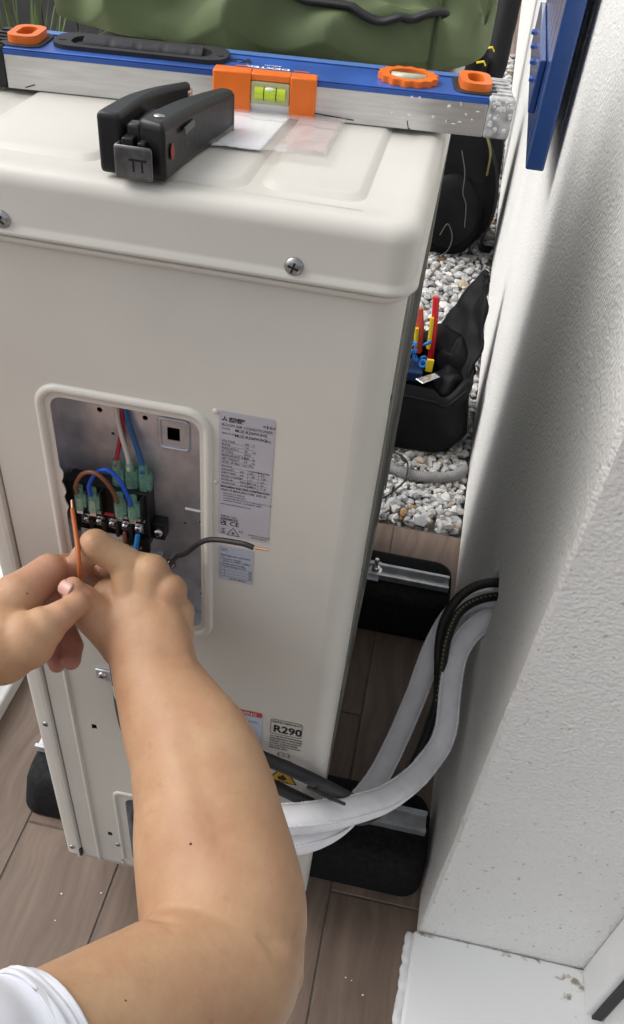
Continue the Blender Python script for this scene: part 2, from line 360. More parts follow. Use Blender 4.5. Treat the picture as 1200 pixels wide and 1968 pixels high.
# ---- threshold slab and door at the lower right
WHT = mat('painted_sill', (0.80, 0.805, 0.80), 0.35, var=0.06, vscale=12, bump=0.25, bscale=30, bdist=.002)
def dirty_white():
    m = mat('sill_stone', (0.80, 0.805, 0.80), 0.4, bump=0.3, bscale=45, bdist=.0015)
    n, l = m.node_tree.nodes, m.node_tree.links; tc = n.new('ShaderNodeTexCoord')
    t = n.new('ShaderNodeTexNoise'); t.inputs['Scale'].default_value = 70; t.inputs['Detail'].default_value = 6; l.new(tc.outputs['Object'], t.inputs[0])
    g = n.new('ShaderNodeVectorMath'); g.operation = 'DISTANCE'; g.inputs[1].default_value = (.385, .03, .02); l.new(tc.outputs['Object'], g.inputs[0])
    mr = n.new('ShaderNodeMapRange'); mr.inputs['From Min'].default_value = 0.0; mr.inputs['From Max'].default_value = .10; mr.inputs['To Min'].default_value = .13; mr.inputs['To Max'].default_value = -.08; l.new(g.outputs['Value'], mr.inputs[0])
    sx_ = n.new('ShaderNodeSeparateXYZ'); l.new(tc.outputs['Object'], sx_.inputs[0])
    mj = n.new('ShaderNodeMapRange'); mj.inputs['From Min'].default_value = .026; mj.inputs['From Max'].default_value = .044; mj.inputs['To Min'].default_value = -.08; mj.inputs['To Max'].default_value = .14; l.new(sx_.outputs['Y'], mj.inputs[0])
    mm = n.new('ShaderNodeMath'); mm.operation = 'MAXIMUM'; l.new(mr.outputs[0], mm.inputs[0]); l.new(mj.outputs[0], mm.inputs[1])
    ad = n.new('ShaderNodeMath'); ad.operation = 'SUBTRACT'; l.new(t.outputs['Fac'], ad.inputs[0]); l.new(mm.outputs[0], ad.inputs[1])
    r = n.new('ShaderNodeValToRGB'); r.color_ramp.elements[0].position = .24; r.color_ramp.elements[0].color = (.30, .26, .20, 1); r.color_ramp.elements[1].position = .36; r.color_ramp.elements[1].color = (.79, .795, .79, 1)
    l.new(ad.outputs[0], r.inputs[0]); l.new(r.outputs[0], n['Principled BSDF'].inputs['Base Color'])
    return m
sill = thing('door_sill', 'white door sill slab sealed to the floor at the foot of the wall', 'sill', (.26, -.1, 0))
sp = [(.1515, WY - .0012), (.1455, -.10), (.139, -.55), (1.2, -.55), (1.2, WY - .0012)]
MB().prism(sp, 0.0, 0.021).build('slab', dirty_white(), sill, bevel=0.004, bseg=3)
pth = sm([(.1497 - .001*math.sin(i*1.7) - (WY - y)*.052, y, .0055) for i, y in enumerate([.043, .02, 0, -.02, -.05, -.08, -.12, -.2, -.3, -.5])], 10)
MB().tube([p + Vector((mnoise.noise(Vector((p.y*120, 0, 0)))*.0022, 0, mnoise.noise(Vector((p.y*60, 4, 0)))*.0012)) for p in pth], [0.0072 + .0014*mnoise.noise(Vector((p.y*38, 9, 2))) for p in pth], 10).build('sealant', mat('silicone', (.68, .69, .70), .25, var=.15, vscale=60, bump=.3, bscale=80), sill, smooth=180)
ff = thing('door_frame', 'white aluminium door frame standing on the sill beside the end of the wall', 'door', (.4, 0, .021))
ALW = mat('white_aluminium', (.76, .765, .76), .35, var=.04, vscale=15)
MB().bb(.378, .47, -.012, WY - .002, .0215, 2.4).build('jamb', ALW, ff, bevel=.002)
MB().bb(.386, .398, -.016, -.0125, .0216, 2.4).build('gasket', mat('gasket', (.02, .02, .022), .6), ff)
MB().bb(.40, .50, -.040, -.013, .026, 2.4).build('door_leaf', ALW, ff, bevel=.002)
MB().bb(.408, .414, -.0425, -.0405, .026, 2.4).build('gasket', mat('gasket', (.02, .02, .022), .6), ff)
# ---- blue shutter folded back on the wall
shut = thing('window_shutter', 'dark blue wooden shutter with blue bolts hanging open against the white wall', 'shutter', (.135, .98, .725))
BLU = mat('blue_gloss_paint', (.018, .065, .235), .16, coat=.5, var=.12, vscale=6, bump=.12, bscale=30, bdist=.001, stretch=(1, 8, 1))
sh_r = Matrix.Rotation(R(-1.1), 4, 'Z')
def shx(mb): return mb.xf(Matrix.Translation((.1225, .955, .728)) @ sh_r)
for k in range(7):
    shx(MB().bb(0.004, .0335, 0.0015 + k*.092, .0905 + k*.092, 0.0, 1.5)).build('board', BLU, shut, bevel=.0035, bseg=3)
shx(MB().bb(-.0075, .0035, .11, .62, .055, .135)).build('brace', BLU, shut, bevel=.002)
for k in range(4):
    b = shx(MB().lathe([(.0, -.016), (.0045, -.0155), (.006, -.012), (.006, -.0085)], (0, .16 + k*.125, .095), (1, 0, 0), 6))
    b.build('bolt', mat('blue_bolt', (.03, .11, .42), .3), shut, smooth=30)
# ---- low white door track along the left of the terrace
gd = thing('door_track', 'low white aluminium door track on the floor at the left edge', 'door track', (-.60, .6, 0))
MB().bb(-.66, -.535, .02, 2.0, 0.0, .032).build('bottom_track', ALW, gd, bevel=.004)
MB().bb(-.655, -.585, .02, 2.0, .0322, .085).build('rail', mat('pale_aluminium', (.80, .83, .84), .3), gd, bevel=.004)
MB().bb(-.580, -.565, .02, 2.0, .0322, .040).build('guide_lip', ALW, gd, bevel=.002)
# ---- dark fence, plants
FEN = mat('anthracite_board', (.075, .072, .075), .55, var=.2, vscale=10)
fen = thing('fence', 'dark grey board fence beyond the gravel at the far left', 'fence', (-1.7, 2.8, 0))
for k in range(17): MB().bb(-3.05 + k*.135, -3.05 + k*.135 + .131, 2.8, 2.83, 0.03, 1.5).build('board', FEN, fen)
for x in (-3.03, -1.9, -.82): MB().bb(x, x + .06, 2.8305, 2.89, 0, 1.5).build('post', FEN, fen)
def grass_clump(name, label, c, n, h, spread, colr, wid=.006, seed=1, group=None, droop=.6):
    rg = random.Random(seed); t = thing(name, label, 'plant', c, group)
    mb = MB()
    for i in range(n):
        a = rg.uniform(0, 6.283); L = h * rg.uniform(.6, 1.1); s = spread * rg.uniform(.2, 1); b0 = Vector(c) + Vector((rg.gauss(0, .03), rg.gauss(0, .03), 0))
        d = Vector((math.cos(a), math.sin(a), 0)); sd = Vector((-d.y, d.x, 0)); row = []
        for k in range(7):
            q = k / 6; p = b0 + d * (s * q ** 1.6) + Vector((0, 0, L * (q - droop * .55 * q ** 3 * s / max(spread, .01))))
            wd = wid * (1 - q ** 2) + .0006; row += [p - sd * wd / 2, p + sd * wd / 2 + Vector((0, 0, .001))]
        mb.add(row, [(2*k, 2*k+1, 2*k+3, 2*k+2) for k in range(6)])
    o = mb.build('leaf_tuft', mat('leaf_' + name, colr, .55, var=.4, vscale=9), t, smooth=180); o['kind'] = 'stuff'
    MB().lathe([(.06, -.02), (.055, .02), (.03, .05), (.0, .06)], c, (0, 0, 1), 12).build('crown_base', mat('dry_base', (.2, .15, .08), .9), t)
    return t
grass_clump('green_grass_plant', 'green arching grass plant in front of the dark fence, top left', (-1.20, 1.9, 0), 70, 1.0, .60, (.11, .17, .04), .008, 4)
grass_clump('dry_grass_plant', 'dry straw coloured grass clump just left of the unit top', (-.82, 1.0, 0), 170, .74, .22, (.17, .115, .055), .005, 9)
# ================================================================== AIR CONDITIONER
BEI = mat('beige_enamel', (0.645, 0.622, 0.566), 0.36, var=0.05, vscale=9, bump=0.16, bscale=420, bdist=.0004, spec=.5, rvar=.08, detail=8)
GAL = mat('galvanised_steel', (.64, .65, .70), .42, metal=.75, var=.22, vscale=45, bump=.12, bscale=300, bdist=.0004, rvar=.08)
BLK = mat('black_plastic', (.014, .014, .015), .45, var=.3, vscale=60)
CHR = mat('zinc_screw', (.70, .70, .71), .24, metal=1.0, var=.15, vscale=200)
INK = mat('black_ink', (.012, .012, .014), .6)
ac = thing('air_conditioner', 'beige outdoor air conditioner unit with open terminal cover, standing on black blocks', 'air conditioner', (-.155, .42, .12))
ZB, ZL, ZT = .12, .957, .995
# --- side panel with openings
op = rrect(-.239, -.128, .612, .833, .010, 5)
# scalloped left edge of the opening
op2 = []
for i, p in enumerate(op):
    op2.append(p); q = op[(i + 1) % len(op)]
    if abs(p[0] + .239) < 1e-4 and abs(q[0] + .239) < 1e-4 and p[1] - q[1] > .1:
        for k in range(1, 40):
            z = p[1] + (q[1] - p[1]) * k / 40; t = (.765 - z) / .05
            a = .0014 * math.sin(t * 3 * 2 * math.pi) + .0012 if 0 < t < 1 else 0
            op2.append((-.239 + a, z))
lowop = rrect(-.222, -.06, .133, .287, .012, 5)
slots = [rrect(-.248, -.2425, .416, .4245, .0006, 1), rrect(-.250, -.2445, .186, .196, .0006, 1)]
outline = [(-.2885, ZB), (-.0215, ZB), (-.0215, ZL - .006), (-.2885, ZL - .006)]
pan = plate2d(outline, [op2, lowop] + slots, .0011).xf(Matrix.Translation((0, .00055, 0)) @ TX)
# rounded corner and rear return
rr = .021; arc = [(-.0215 + rr * math.sin(R(a)), rr - rr * math.cos(R(a))) for a in range(0, 91, 9)]
def ret_end(z):
    t = (z * 7.0) % 1.0; return .030 + .010 * (1 / (1 + math.exp(-(t - .5) * 40))) - .010 * (1 / (1 + math.exp(-(t - .92) * 60))) + .002 * mnoise.noise(Vector((z * 30, 0, 0)))
rows = [ZB + (ZL - .006 - ZB) * k / 150 for k in range(151)]; cm = []
for z in rows: cm += [(x, y, z) for x, y in arc] + [(-.0005, .5 * (rr + ret_end(z)), z), (-.0005, ret_end(z), z)]
n_ = len(arc) + 2
pan.add(cm, [(r * n_ + k, r * n_ + k + 1, (r + 1) * n_ + k + 1, (r + 1) * n_ + k) for r in range(150) for k in range(n_ - 1)])
me = bpy.data.meshes.new('side_panel'); me.from_pydata(pan.v, [], pan.f); me.update()
side = link('side_panel', me, BEI, ac, smooth=35)
def bead(path, wd, h, name, closed=False, y0=.0002, parent=None):
    """half-round pressed bead along a path of (x, z)"""
    P = [Vector((x, y0, z)) for x, z in path]; rings = []; n = len(P)
    for i in range(n):
        a, b = (P[(i - 1) % n], P[(i + 1) % n]) if closed else (P[max(i - 1, 0)], P[min(i + 1, n - 1)])
        t = (b - a).normalized(); s = Vector((t.z, 0, -t.x))
        rings.append([P[i] + s * (wd * math.sin(R(q)) ) + Vector((0, -h * math.cos(R(q)), 0)) for q in range(-90, 91, 18)])
    if closed: rings.append(rings[0])
    mb = MB(); mb.loft(rings, False, False, closed=False)
    return mb.build(name, BEI, parent or side, smooth=180)
bead(rrect(-.2465, -.1215, .603, .8405, .016, 8), .0036, .0036, 'pressed_bead', True)
lb = [(p[0], p[1]) for p in sm([(-.2335, .137, 0), (-.2335, .22, 0), (-.2335, .285, 0), (-.230, .2935, 0), (-.222, .297, 0), (-.15, .297, 0), (-.05, .297, 0)], 6)]
bead(lb, .0022, .0024, 'pressed_bead')
bead([(-.2665, ZB + .001), (-.2665, .4), (-.2665, .54), (-.2668, .56)], .0024, .0026, 'pressed_bead')
bead([(-.2355, .121), (-.2355, .1305)], .002, .002, 'pressed_bead')
for zz in (.845, .782): MB().ell((-.1165, -.0002, zz), (.0022, .0012, .0022), 10, 6).build('dimple', BEI, side, smooth=180)
# --- front corner flange beside the seam
fl = MB()
prof = [(-.2905, .006), (-.2905, .0004), (-.2925, -.0022), (-.2965, -.0022), (-.2985, .0008), (-.3005, .0012), (-.308, .0012), (-.3112, .0032), (-.3125, .008), (-.3125, .05)]
fl.loft([[(x, y, z) for x, y in prof] for z in (ZB - .006, ZL + .004)], False, False, closed=False)
fl.build('front_flange', BEI, ac, smooth=40)
MB().bb(-.2905, -.286, .0055, .0065, ZB, ZL).build('seam_backing', mat('seam_dark', (.03, .03, .03), .8), ac)
MB().bb(-.2925, -.2895, -.003, .004, .1205, .136).build('seam_clip', BLK, ac)
# front casing with fan guard (faces left)
front = MB().bb(-.3122, -.300, .0505, .84, ZB, ZL + .003).build('front_casing', BEI, ac)
for r_ in (.10, .15, .20, .25):
    MB().tube([(-.316, .42 + r_*math.cos(R(a)), .54 + r_*math.sin(R(a))) for a in range(0, 361, 10)], .003, 6, False).build('guard_ring', BEI, front)
# --- back (condenser side): darker guard panel with bars, bright far edge
RGR = mat('rear_guard_grey', (.38, .38, .345), .5, var=.12, vscale=14)
back = MB().bb(-.010, -.0022, .024, .0765, ZB, ZL - .004)
back.bb(-.010, -.0022, .80, .838, ZB, ZL - .004).bb(-.010, -.0022, .0768, .7998, .905, ZL - .004).bb(-.010, -.0022, .0768, .7998, ZB, .16)
back.build('rear_casing', RGR, ac)
coil = MB().bb(-.03, -.008, .0768, .7998, .1602, .9048).build('condenser_coil', mat('coil_fins', (.33, .33, .31), .5, metal=.5, var=.3, vscale=300, stretch=(1, 1, 60)), ac)
for k in range(9): MB().bb(-.0076, -.0052, .08, .797, .19 + k*.08, .194 + k*.08).build('guard_bar', RGR, coil)
for k in range(4): MB().bb(-.0050, -.0024, .20 + k*.16, .2035 + k*.16, .1605, .9045).build('guard_bar', RGR, coil)
MB().bb(-.0020, .0006, .822, .838, ZB + .01, ZL - .004).build('rear_edge_strip', RGR, ac, bevel=.0005)
for z in (.30, .48, .66, .84): MB().lathe([(0, .0018), (.0022, .0016), (.003, .0002)], (-.0020, .062, z), (1, 0, 0), 8).build('rear_screw', BLK, ac)
MB().bb(-.3, -.012, .836, .842, ZB, ZL).build('far_side_panel', BEI, ac)
MB().bb(-.306, -.006, .01, .838, .088, .119).build('base_pan', mat('base_pan', (.45, .44, .41), .5, var=.1), ac, bevel=.003)
for yy in (.16, .635):
    MB().bb(-.335, .018, yy - .025, yy + .025, .0885, .0915).build('foot_bracket', GAL, ac)
# --- lid: pressed top cover with a big rounded rim
def ring(ins, z, rad=.019): return [(x, y, z) for x, y in rrect(-.3165 + ins, .0030 - ins, -.0055 + ins, .8455 - ins, max(rad - ins * .3, .006), 8)]
rings = [ring(.0030, ZL - .0052), ring(-.0010, ZL - .0052), ring(-.0022, ZL - .0040), ring(-.0022, ZL - .0018), ring(-.0004, ZL + .0004), ring(0, ZL + .003), ring(0, ZL + .025)]
for a in range(10, 91, 10): rings.append(ring(.0095 * (1 - math.cos(R(a))), ZL + .025 + .011 * math.sin(R(a))))
rings += [ring(.016, ZT - .0021), ring(.020, ZT - .0029)]
lid = MB(); lid.loft(rings, False, True)
lid = lid.build('lid', BEI, ac, smooth=50)
MB().loft([ring(.0016, ZL - .0066), ring(.0016, ZL - .0052)], False, False).build('lid_shadow_strip', mat('lid_shadow_dark', (.10, .095, .085), .8), lid)  # dark-coloured ring that paints in the shadow line under the lid lip
MB().loft([ring(.0052, ZL - .0128), ring(.0030, ZL - .0118), ring(.0016, ZL - .0100), ring(.0010, ZL - .0080), ring(.0016, ZL - .0068), ring(.0044, ZL - .0064)], False, False).build('panel_top_flare', BEI, side, smooth=180)
def embossed(x0, x1, y0, y1, r=.012):
    z = ZT - .0030
    mb = MB(); mb.loft([[(x, y, z) for x, y in rrect(x0, x1, y0, y1, r, 5)], [(x, y, z + .0007) for x, y in rrect(x0 + .0012, x1 - .0012, y0 + .0012, y1 - .0012, r, 5)],
                        [(x, y, z + .0027) for x, y in rrect(x0 + .0042, x1 - .0042, y0 + .0042, y1 - .0042, r * .8, 5)],
                        [(x, y, z + .0032) for x, y in rrect(x0 + .0062, x1 - .0062, y0 + .0062, y1 - .0062, r * .7, 5)]], False, True)
    return mb.build('pressed_panel', BEI, lid, smooth=60)
embossed(-.286, -.196, .024, .36); embossed(-.190, -.104, .018, .36); embossed(-.098, -.034, .024, .36)
embossed(-.286, -.034, .385, .80)
b_ = MB().loft([[(x, y, ZT - .0036) for x, y in rrect(-.165, -.032, .0085, .0155, .0035, 5)], [(x, y, ZT - .0022) for x, y in rrect(-.1635, -.0335, .0105, .0138, .0016, 5)]], False, True)
b_.build('pressed_panel', BEI, lid, smooth=60)
MB().lathe([(.0026, -.001), (.0026, .0006), (.0, .0008)], (-.0955, .0005, ZT - .0062), (0, -.6, .8), 12).build('rim_hole', INK, lid)
for yy in (.05, .10, .19):
    MB().bb(.0024, .0036, yy, yy + .032, ZL - .013, ZL - .003).build('lid_tab', BEI, lid, bevel=.0005)
def screw(parent, c, r, axis=(0, -1, 0), m=None, name='screw', h=None):
    h = h or r * .55
    s = MB().lathe([(r, 0), (r, h * .25), (r * .86, h * .65), (r * .5, h * .95), (0, h)], c, axis, 18).build(name, m or mat('grey_screw', (.42, .43, .44), .35, metal=.9, var=.2, vscale=300), parent, smooth=60)
    ax = Vector(axis).normalized(); a = ax.orthogonal().normalized(); ang = rnd.uniform(0, 1.5); a = Matrix.Rotation(ang, 3, ax) @ a; b = ax.cross(a); rot = Matrix((a, b, ax)).transposed()
    cr = MB(); cc = Vector(c) + ax * (h * .93)
    cr.box(cc, (r * 1.15, r * .22, h * .22), rot).box(cc, (r * .22, r * 1.15, h * .23), rot); cr.build('cross_slot', INK, s)
    return s
screw(ac, (-.068, -.0054, .9615), .0058); screw(ac, (-.2487, -.0054, .9615), .0058)
screw(ac, (-.3005, .0006, .405), .0038); screw(ac, (-.303, .0006, .132), .0036); screw(ac, (-.2385, -.0002, .169), .0036)
# --- terminal compartment
PY = .033
hol = [circ(-.2165, .8035, .0022), circ(-.1805, .8035, .0022), circ(-.2075, .783, .0013), circ(-.1995, .775, .0013), circ(-.205, .7655, .002), circ(-.1515, .7025, .0013), circ(-.1375, .707, .0018), rrect(-.1635, -.1535, .787, .799, .0008, 2), circ(-.137, .62, .002), circ(-.225, .64, .002)]
pl = plate2d(rrect(-.250, -.110, .595, .852, .001, 1), hol, .001).xf(Matrix.Translation((0, PY, 0)) @ TX)
plate = pl.build('terminal_plate', GAL, ac, smooth=30)
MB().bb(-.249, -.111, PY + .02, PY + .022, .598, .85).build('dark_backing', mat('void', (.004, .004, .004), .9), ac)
bx = MB().bb(-.2505, -.2495, .0013, PY + .02, .595, .852).bb(-.1105, -.1095, .0013, PY + .02, .595, .852).bb(-.25, -.11, .0013, PY + .02, .8525, .8535).bb(-.25, -.11, .0013, PY + .02, .5935, .5945)
bx.build('terminal_box', GAL, ac)
bead_g = bead(rrect(-.1695, -.1465, .7795, .8065, .003, 4), .0017, .0016, 'pressed_bead', True, PY - .0004, plate); bead_g.data.materials[0] = GAL
MB().tube([(-.150, PY - .0004, .719), (-.128, PY - .0004, .7185)], .0017, 10).build('slot_lip', mat('bright_edge', (.75, .75, .77), .3, metal=.9), plate)
MB().ell((-.150, PY - .0004, .719), (.0017, .0017, .0017), 8, 6).build('slot_lip', mat('bright_edge', (.75, .75, .77), .3), plate)
# terminal block
tb = MB().bb(-.2445, -.1765, .0165, PY - .0006, .686, .7405).build('terminal_block', BLK, ac, bevel=.0008)
SX = [-.2297 + .0111 * i for i in range(5)]
for i, x in enumerate(SX + [SX[-1] + .0111]):
    MB().bb(x - .0063, x - .0049, .0085, .0164, .7155, .7405).build('barrier', BLK, tb, bevel=.0003)
for i, x in enumerate(SX):
    MB().bb(x - .0046, x + .0046, .0146, .0163, .699, .7095).build('terminal_plate', CHR, tb)
    screw(tb, (x, .0144, .7045), .0038, m=CHR, name='terminal_screw', h=.0035)
    if i < 4: MB().bb(x + .0041, x + .0071, .0095, .0163, .6945, .708).build('barrier', BLK, tb, bevel=.0008)
MB().bb(-.2352, -.1985, .0132, .0138, .6832, .6935).build('terminal_label', mat('label_white', (.62, .62, .64), .55), tb)
MB().bb(-.1985, -.1765, .0125, .0162, .680, .694).build('terminal_label', BLK, tb)
text([('S1  S2  S3', -.232, .6898, .0038)]).xf(Matrix.Translation((0, .0129, 0)) @ TX).build('lettering', INK, tb, smooth=0)
text([('CONNECTING', -.2335, .6847, .0052, .95)]).xf(Matrix.Translation((0, .0129, 0)) @ TX).build('lettering', INK, tb, smooth=0)
text([('SUPPLY', -.1965, .6825, .0048, .9)]).xf(Matrix.Translation((0, .0121, 0)) @ TX).build('lettering', mat('white_ink', (.8, .8, .8), .6), tb, smooth=0)
MB().bb(-.2240, -.2165, .0156, .0163, .7108, .7142).build('colour_strip', mat('label_white', (.62, .62, .64), .55), tb)
MB().bb(-.2165, -.2010, .0156, .0163, .7108, .7142).build('colour_strip', mat('red_strip', (.55, .06, .08), .5), tb)
MB().bb(-.2010, -.180, .0156, .0163, .7108, .7142).build('colour_strip', mat('label_white', (.62, .62, .64), .55), tb)
text([('S1', -.2325, .7112, .0036), ('2', -.222, .7112, .0036), ('L', -.1945, .7112, .0036), ('N', -.1835, .7112, .0036)]).xf(Matrix.Translation((0, .0152, 0)) @ TX).build('lettering', INK, tb, smooth=0)
MB().bb(-.1763, -.1655, .021, PY - .0006, .689, .7065).build('mounting_ear', BLK, tb, bevel=.001)
screw(tb, (-.1708, .0208, .698), .0042, m=CHR, name='ear_screw', h=.0036)
# spade connectors
GRN = mat('green_sleeve', (.30, .62, .47), .22, trans=.45, alpha=.68, var=.2, vscale=140)
def sleeve(x, y, z, h=.022, lean=0.0):
    m = Matrix.Translation((x, y, z)) @ Matrix.Rotation(lean, 4, 'X')
    mb = MB(); rs = []
    for q, wd, d in ((0, .0030, .0020), (.10, .0040, .0026), (.5, .0044, .0028), (.55, .0043, .0030), (.8, .0036, .0034), (1, .0034, .0034)):
        rs.append([(wd * math.cos(R(a)), d * math.sin(R(a)), q * h) for a in range(0, 360, 30)])
    mb.loft(rs); mb.bb(.0020, .0062, -.0012, .0045, h * .18, h * .72)
    s = mb.xf(m).build('spade_sleeve', GRN, ac, smooth=50, bevel=.0006)
    MB().bb(-.0026, .0026, -.0005, .0005, -.003, h * .5).xf(m).build('metal_spade', CHR, s)
    return s
for i in (0, 1, 3, 4): sleeve(SX[i] - .0012, .0075, .7190, .0235, R(-8))
for i in (2, 3, 4): sleeve(SX[i] + .004, .022, .7350, .030, R(-4))
def wire(parent, pts, r, m, name='wire', n=10, seg=10): return MB().tube(sm(pts, n), r, seg).build(name, m, parent, smooth=180)
WBR = mat('wire_brown', (.20, .075, .035), .4); WBL = mat('wire_blue', (.012, .085, .55), .35); WB2 = mat('wire_steel_blue', (.02, .10, .26), .4)
WWH = mat('wire_white', (.62, .56, .50), .45); WRD = mat('wire_red', (.42, .015, .04), .4); WCY = mat('wire_sky', (.03, .25, .62), .35); WOR = mat('wire_orange', (.40, .105, .028), .45)
wire(ac, [(SX[0]-.0012, .0068, .738), (SX[0]-.0005, .0045, .748), (-.222, .002, .763), (-.2115, .000, .7685), (-.2035, .000, .763), (-.1985, .003, .749), (SX[3]-.0012, .0062, .736)], .0017, WBR)
wire(ac, [(SX[1]-.0012, .0068, .738), (SX[1]-.001, .0055, .749), (-.213, .005, .763), (-.203, .0045, .7695), (-.194, .004, .763), (-.188, .004, .748), (SX[4]-.0012, .0062, .736)], .0017, WBL)
wire(ac, [(SX[4]+.004, .0215, .758), (SX[4]+.0035, .0235, .765), (-.188, .027, .785), (-.194, .029, .81), (-.197, .029, .8525)], .0022, WB2)
wire(ac, [(SX[3]+.004, .0215, .758), (SX[3]+.0033, .0235, .768), (-.1985, .0265, .79), (-.2012, .028, .812), (-.2015, .0285, .8525)], .0019, WWH)
wire(ac, [(SX[2]+.004, .0215, .760), (SX[2]+.005, .025, .768), (-.2005, .0295, .782), (-.198, .0305, .80), (-.1985, .0305, .8525)], .0017, WRD)
wire(ac, [(SX[3], .0125, .700), (SX[3]+.001, .007, .688), (SX[3]+.002, .001, .672), (SX[3]+.004, 0, .655)], .0019, WBR)
wire(ac, [(SX[4], .0125, .700), (SX[4]-.001, .007, .688), (SX[4]-.006, .001, .674), (SX[4]-.010, 0, .66)], .0021, WCY)
wire(ac, [(-.187, .012, .655), (-.184, .010, .672), (-.1775, .008, .679), (-.1715, .010, .674), (-.170, .013, .655)], .0018, mat('wire_brown_light', (.33, .12, .07), .4))
wire(ac, [(-.183, .010, .668), (-.176, .006, .664), (-.172, .010, .655)], .0022, WCY)
for x in (-.1645, -.1745):
    g = screw(ac, (x, PY - .006, .657 + (x + .1645) * -.2), .0048, m=CHR, name='earth_screw', h=.004)
    MB().lathe([(.0058, 0), (.0058, .0012)], (x, PY - .0072, .657 + (x + .1645) * -.2), (0, 1, 0), 14).build('washer', mat('copper_ring', (.45, .22, .12), .35, metal=1), ac)
    MB().lathe([(.0030, 0), (.0030, .006)], (x, PY - .0058, .657 + (x + .1645) * -.2), (0, 1, 0), 10).build('stud', CHR, ac)
wire(ac, [(-.1665, PY - .009, .655), (-.170, .02, .650), (-.1735, .016, .640), (-.178, .012, .620)], .0018, mat('wire_earth', (.42, .52, .05), .4, col2=(.06, .30, .07), vscale=160))
# cable clamp and its sleeve
cl = MB().bb(-.2335, -.2165, -.003, -.0003, .5105, .5245).build('cable_clamp', GAL, ac, bevel=.001)
screw(cl, (-.2265, -.0031, .5175), .0042, m=CHR)
MB().tube(sm([(-.2165, -.0015, .5225), (-.2130, -.012, .5225), (-.203, -.0255, .522), (-.19, -.0275, .522), (-.178, -.02, .522)], 6), .005, 8, prof=[(-.15, -1.4), (.15, -1.4), (.15, 1.4), (-.15, 1.4)]).build('clamp_strap', GAL, cl)
wire(ac, [(-.200, -.0125, .560), (-.200, -.0125, .52), (-.1995, -.0130, .49), (-.196, -.0135, .455), (-.186, -.0145, .425), (-.170, -.016, .40)], .0118, mat('black_rubber', (.018, .017, .018), .55, var=.3, vscale=90), 'cable_sleeve', 8, 18)
# lower service opening
MB().bb(-.224, -.058, .045, .047, .125, .29).build('valve_recess', mat('dark_recess', (.12, .11, .10), .6), ac)
MB().bb(-.2238, -.2228, .0013, .045, .125, .29).build('valve_recess', GAL, ac)
MB().lathe([(.009, 0), (.009, .004), (.006, .0045), (.006, .02)], (-.214, .035, .20), (0, -1, 0), 14).build('valve_cap', CHR, ac)
MB().lathe([(.0035, 0), (.0035, .022)], (-.218, .012, .198), (.2, 0, 1), 10).build('white_tag', mat('white_plastic', (.8, .8, .8), .4), ac)
MB().bb(-.2245, -.212, .003, .006, .119, .132).build('brass_fitting', mat('brass', (.55, .42, .10), .35, metal=.8), ac)
# --- labels printed / stuck on the side panel
def label(name, x0, x1, z0, z1, m, r=.0015, y=-.00035): return plate2d(rrect(x0, x1, z0, z1, r, 3), [], .0002).xf(Matrix.Translation((0, y, 0)) @ TX).build(name, m, ac, smooth=0)
SIL = mat('silver_label', (.47, .455, .50), .42, metal=.0, var=.05, vscale=20)
def ink(items, parent, m=INK, y=-.00062, name='lettering'): return text(items).xf(Matrix.Translation((0, y, 0)) @ TX).build(name, m, parent, smooth=0)
L1 = label('spec_label', -.1137, -.0741, .7305, .8465, SIL)
def LX(u): return -.1137 + .0396 * u
def LZ(v): return .8465 - .116 * v
it = [('ROOM AIR CONDITIONER', LX(.05), LZ(.105), .0033, .92), ('MODEL', LX(.05), LZ(.128), .0019), ('MUZ-RZ60VUHZ', LX(.29), LZ(.135), .0034, .92, .00004), ('SERVICE REF', LX(.05), LZ(.163), .0019),
      ('MUZ-RZ60VUHZ', LX(.29), LZ(.172), .0034, .92, .00004), ('(R3)', LX(.84), LZ(.172), .0024), ('<H>', LX(.78), LZ(.075), .0045, 1.1, .00003)]
rows = [('VOLTAGE', '230', 'V'), ('PHASE', '/ N', ''), ('FREQUENCY', '50', 'Hz'), ('IP CODE', 'IPX4', ''), ('REFRIGERANT R290', '0.70', 'kg'), ('NET WEIGHT', '54', 'kg'), ('LP/HP, dP PS', '1.61 / 3.61 MPa', '')]
for i, (a, b, c) in enumerate(rows):
    z = LZ(.222 + i * .0272); it += [(a, LX(.05), z, .0026, .85), (b, LX(.47 if len(b) < 8 else .30), z, .0026, .85), (c, LX(.62), z, .0026, .85)]
it += [('COOLING', LX(.57), LZ(.425), .0022, .8), ('HEATING', LX(.77), LZ(.425), .0022, .8)]
for i, (a, b, c, d) in enumerate([('FACTOR', '', '', ''), ('CAPACITY', 'kW', '6.0', '6.0'), ('INPUT PERF.', 'kW', '1.58', '1.58'), ('RATED CURRENT', 'A', '6.1', '6.4'), ('NOISE dB', 'INDOOR', '27/18', '30'), ('OUTDOOR', 'OUTDOOR', '30/34', '7 / 8')]):
    z = LZ(.415 + i * .0272); it += [(a, LX(.05), z, .0024, .85), (b, LX(.40), z, .0024, .8), (c, LX(.58), z, .0026, .85), (d, LX(.79), z, .0026, .85)]
it += [('MITSUBISHI ELECTRIC CORPORATION', LX(.04), LZ(.584), .0027, .80, .00006), ('YEAR OF MANUFACTURE  2025. 03', LX(.04), LZ(.612), .0028, .80, .00003)]
for i, s in enumerate(['MANUFACTURED BY', 'MITSUBISHI ELECTRIC', 'CONSUMER PRODUCTS (THAILAND) CO., LTD.', 'AMPHUR MUANG, CHONBURI 20000']): it.append((s, LX(.09), LZ(.638 + i * .0205), .0021, .85))
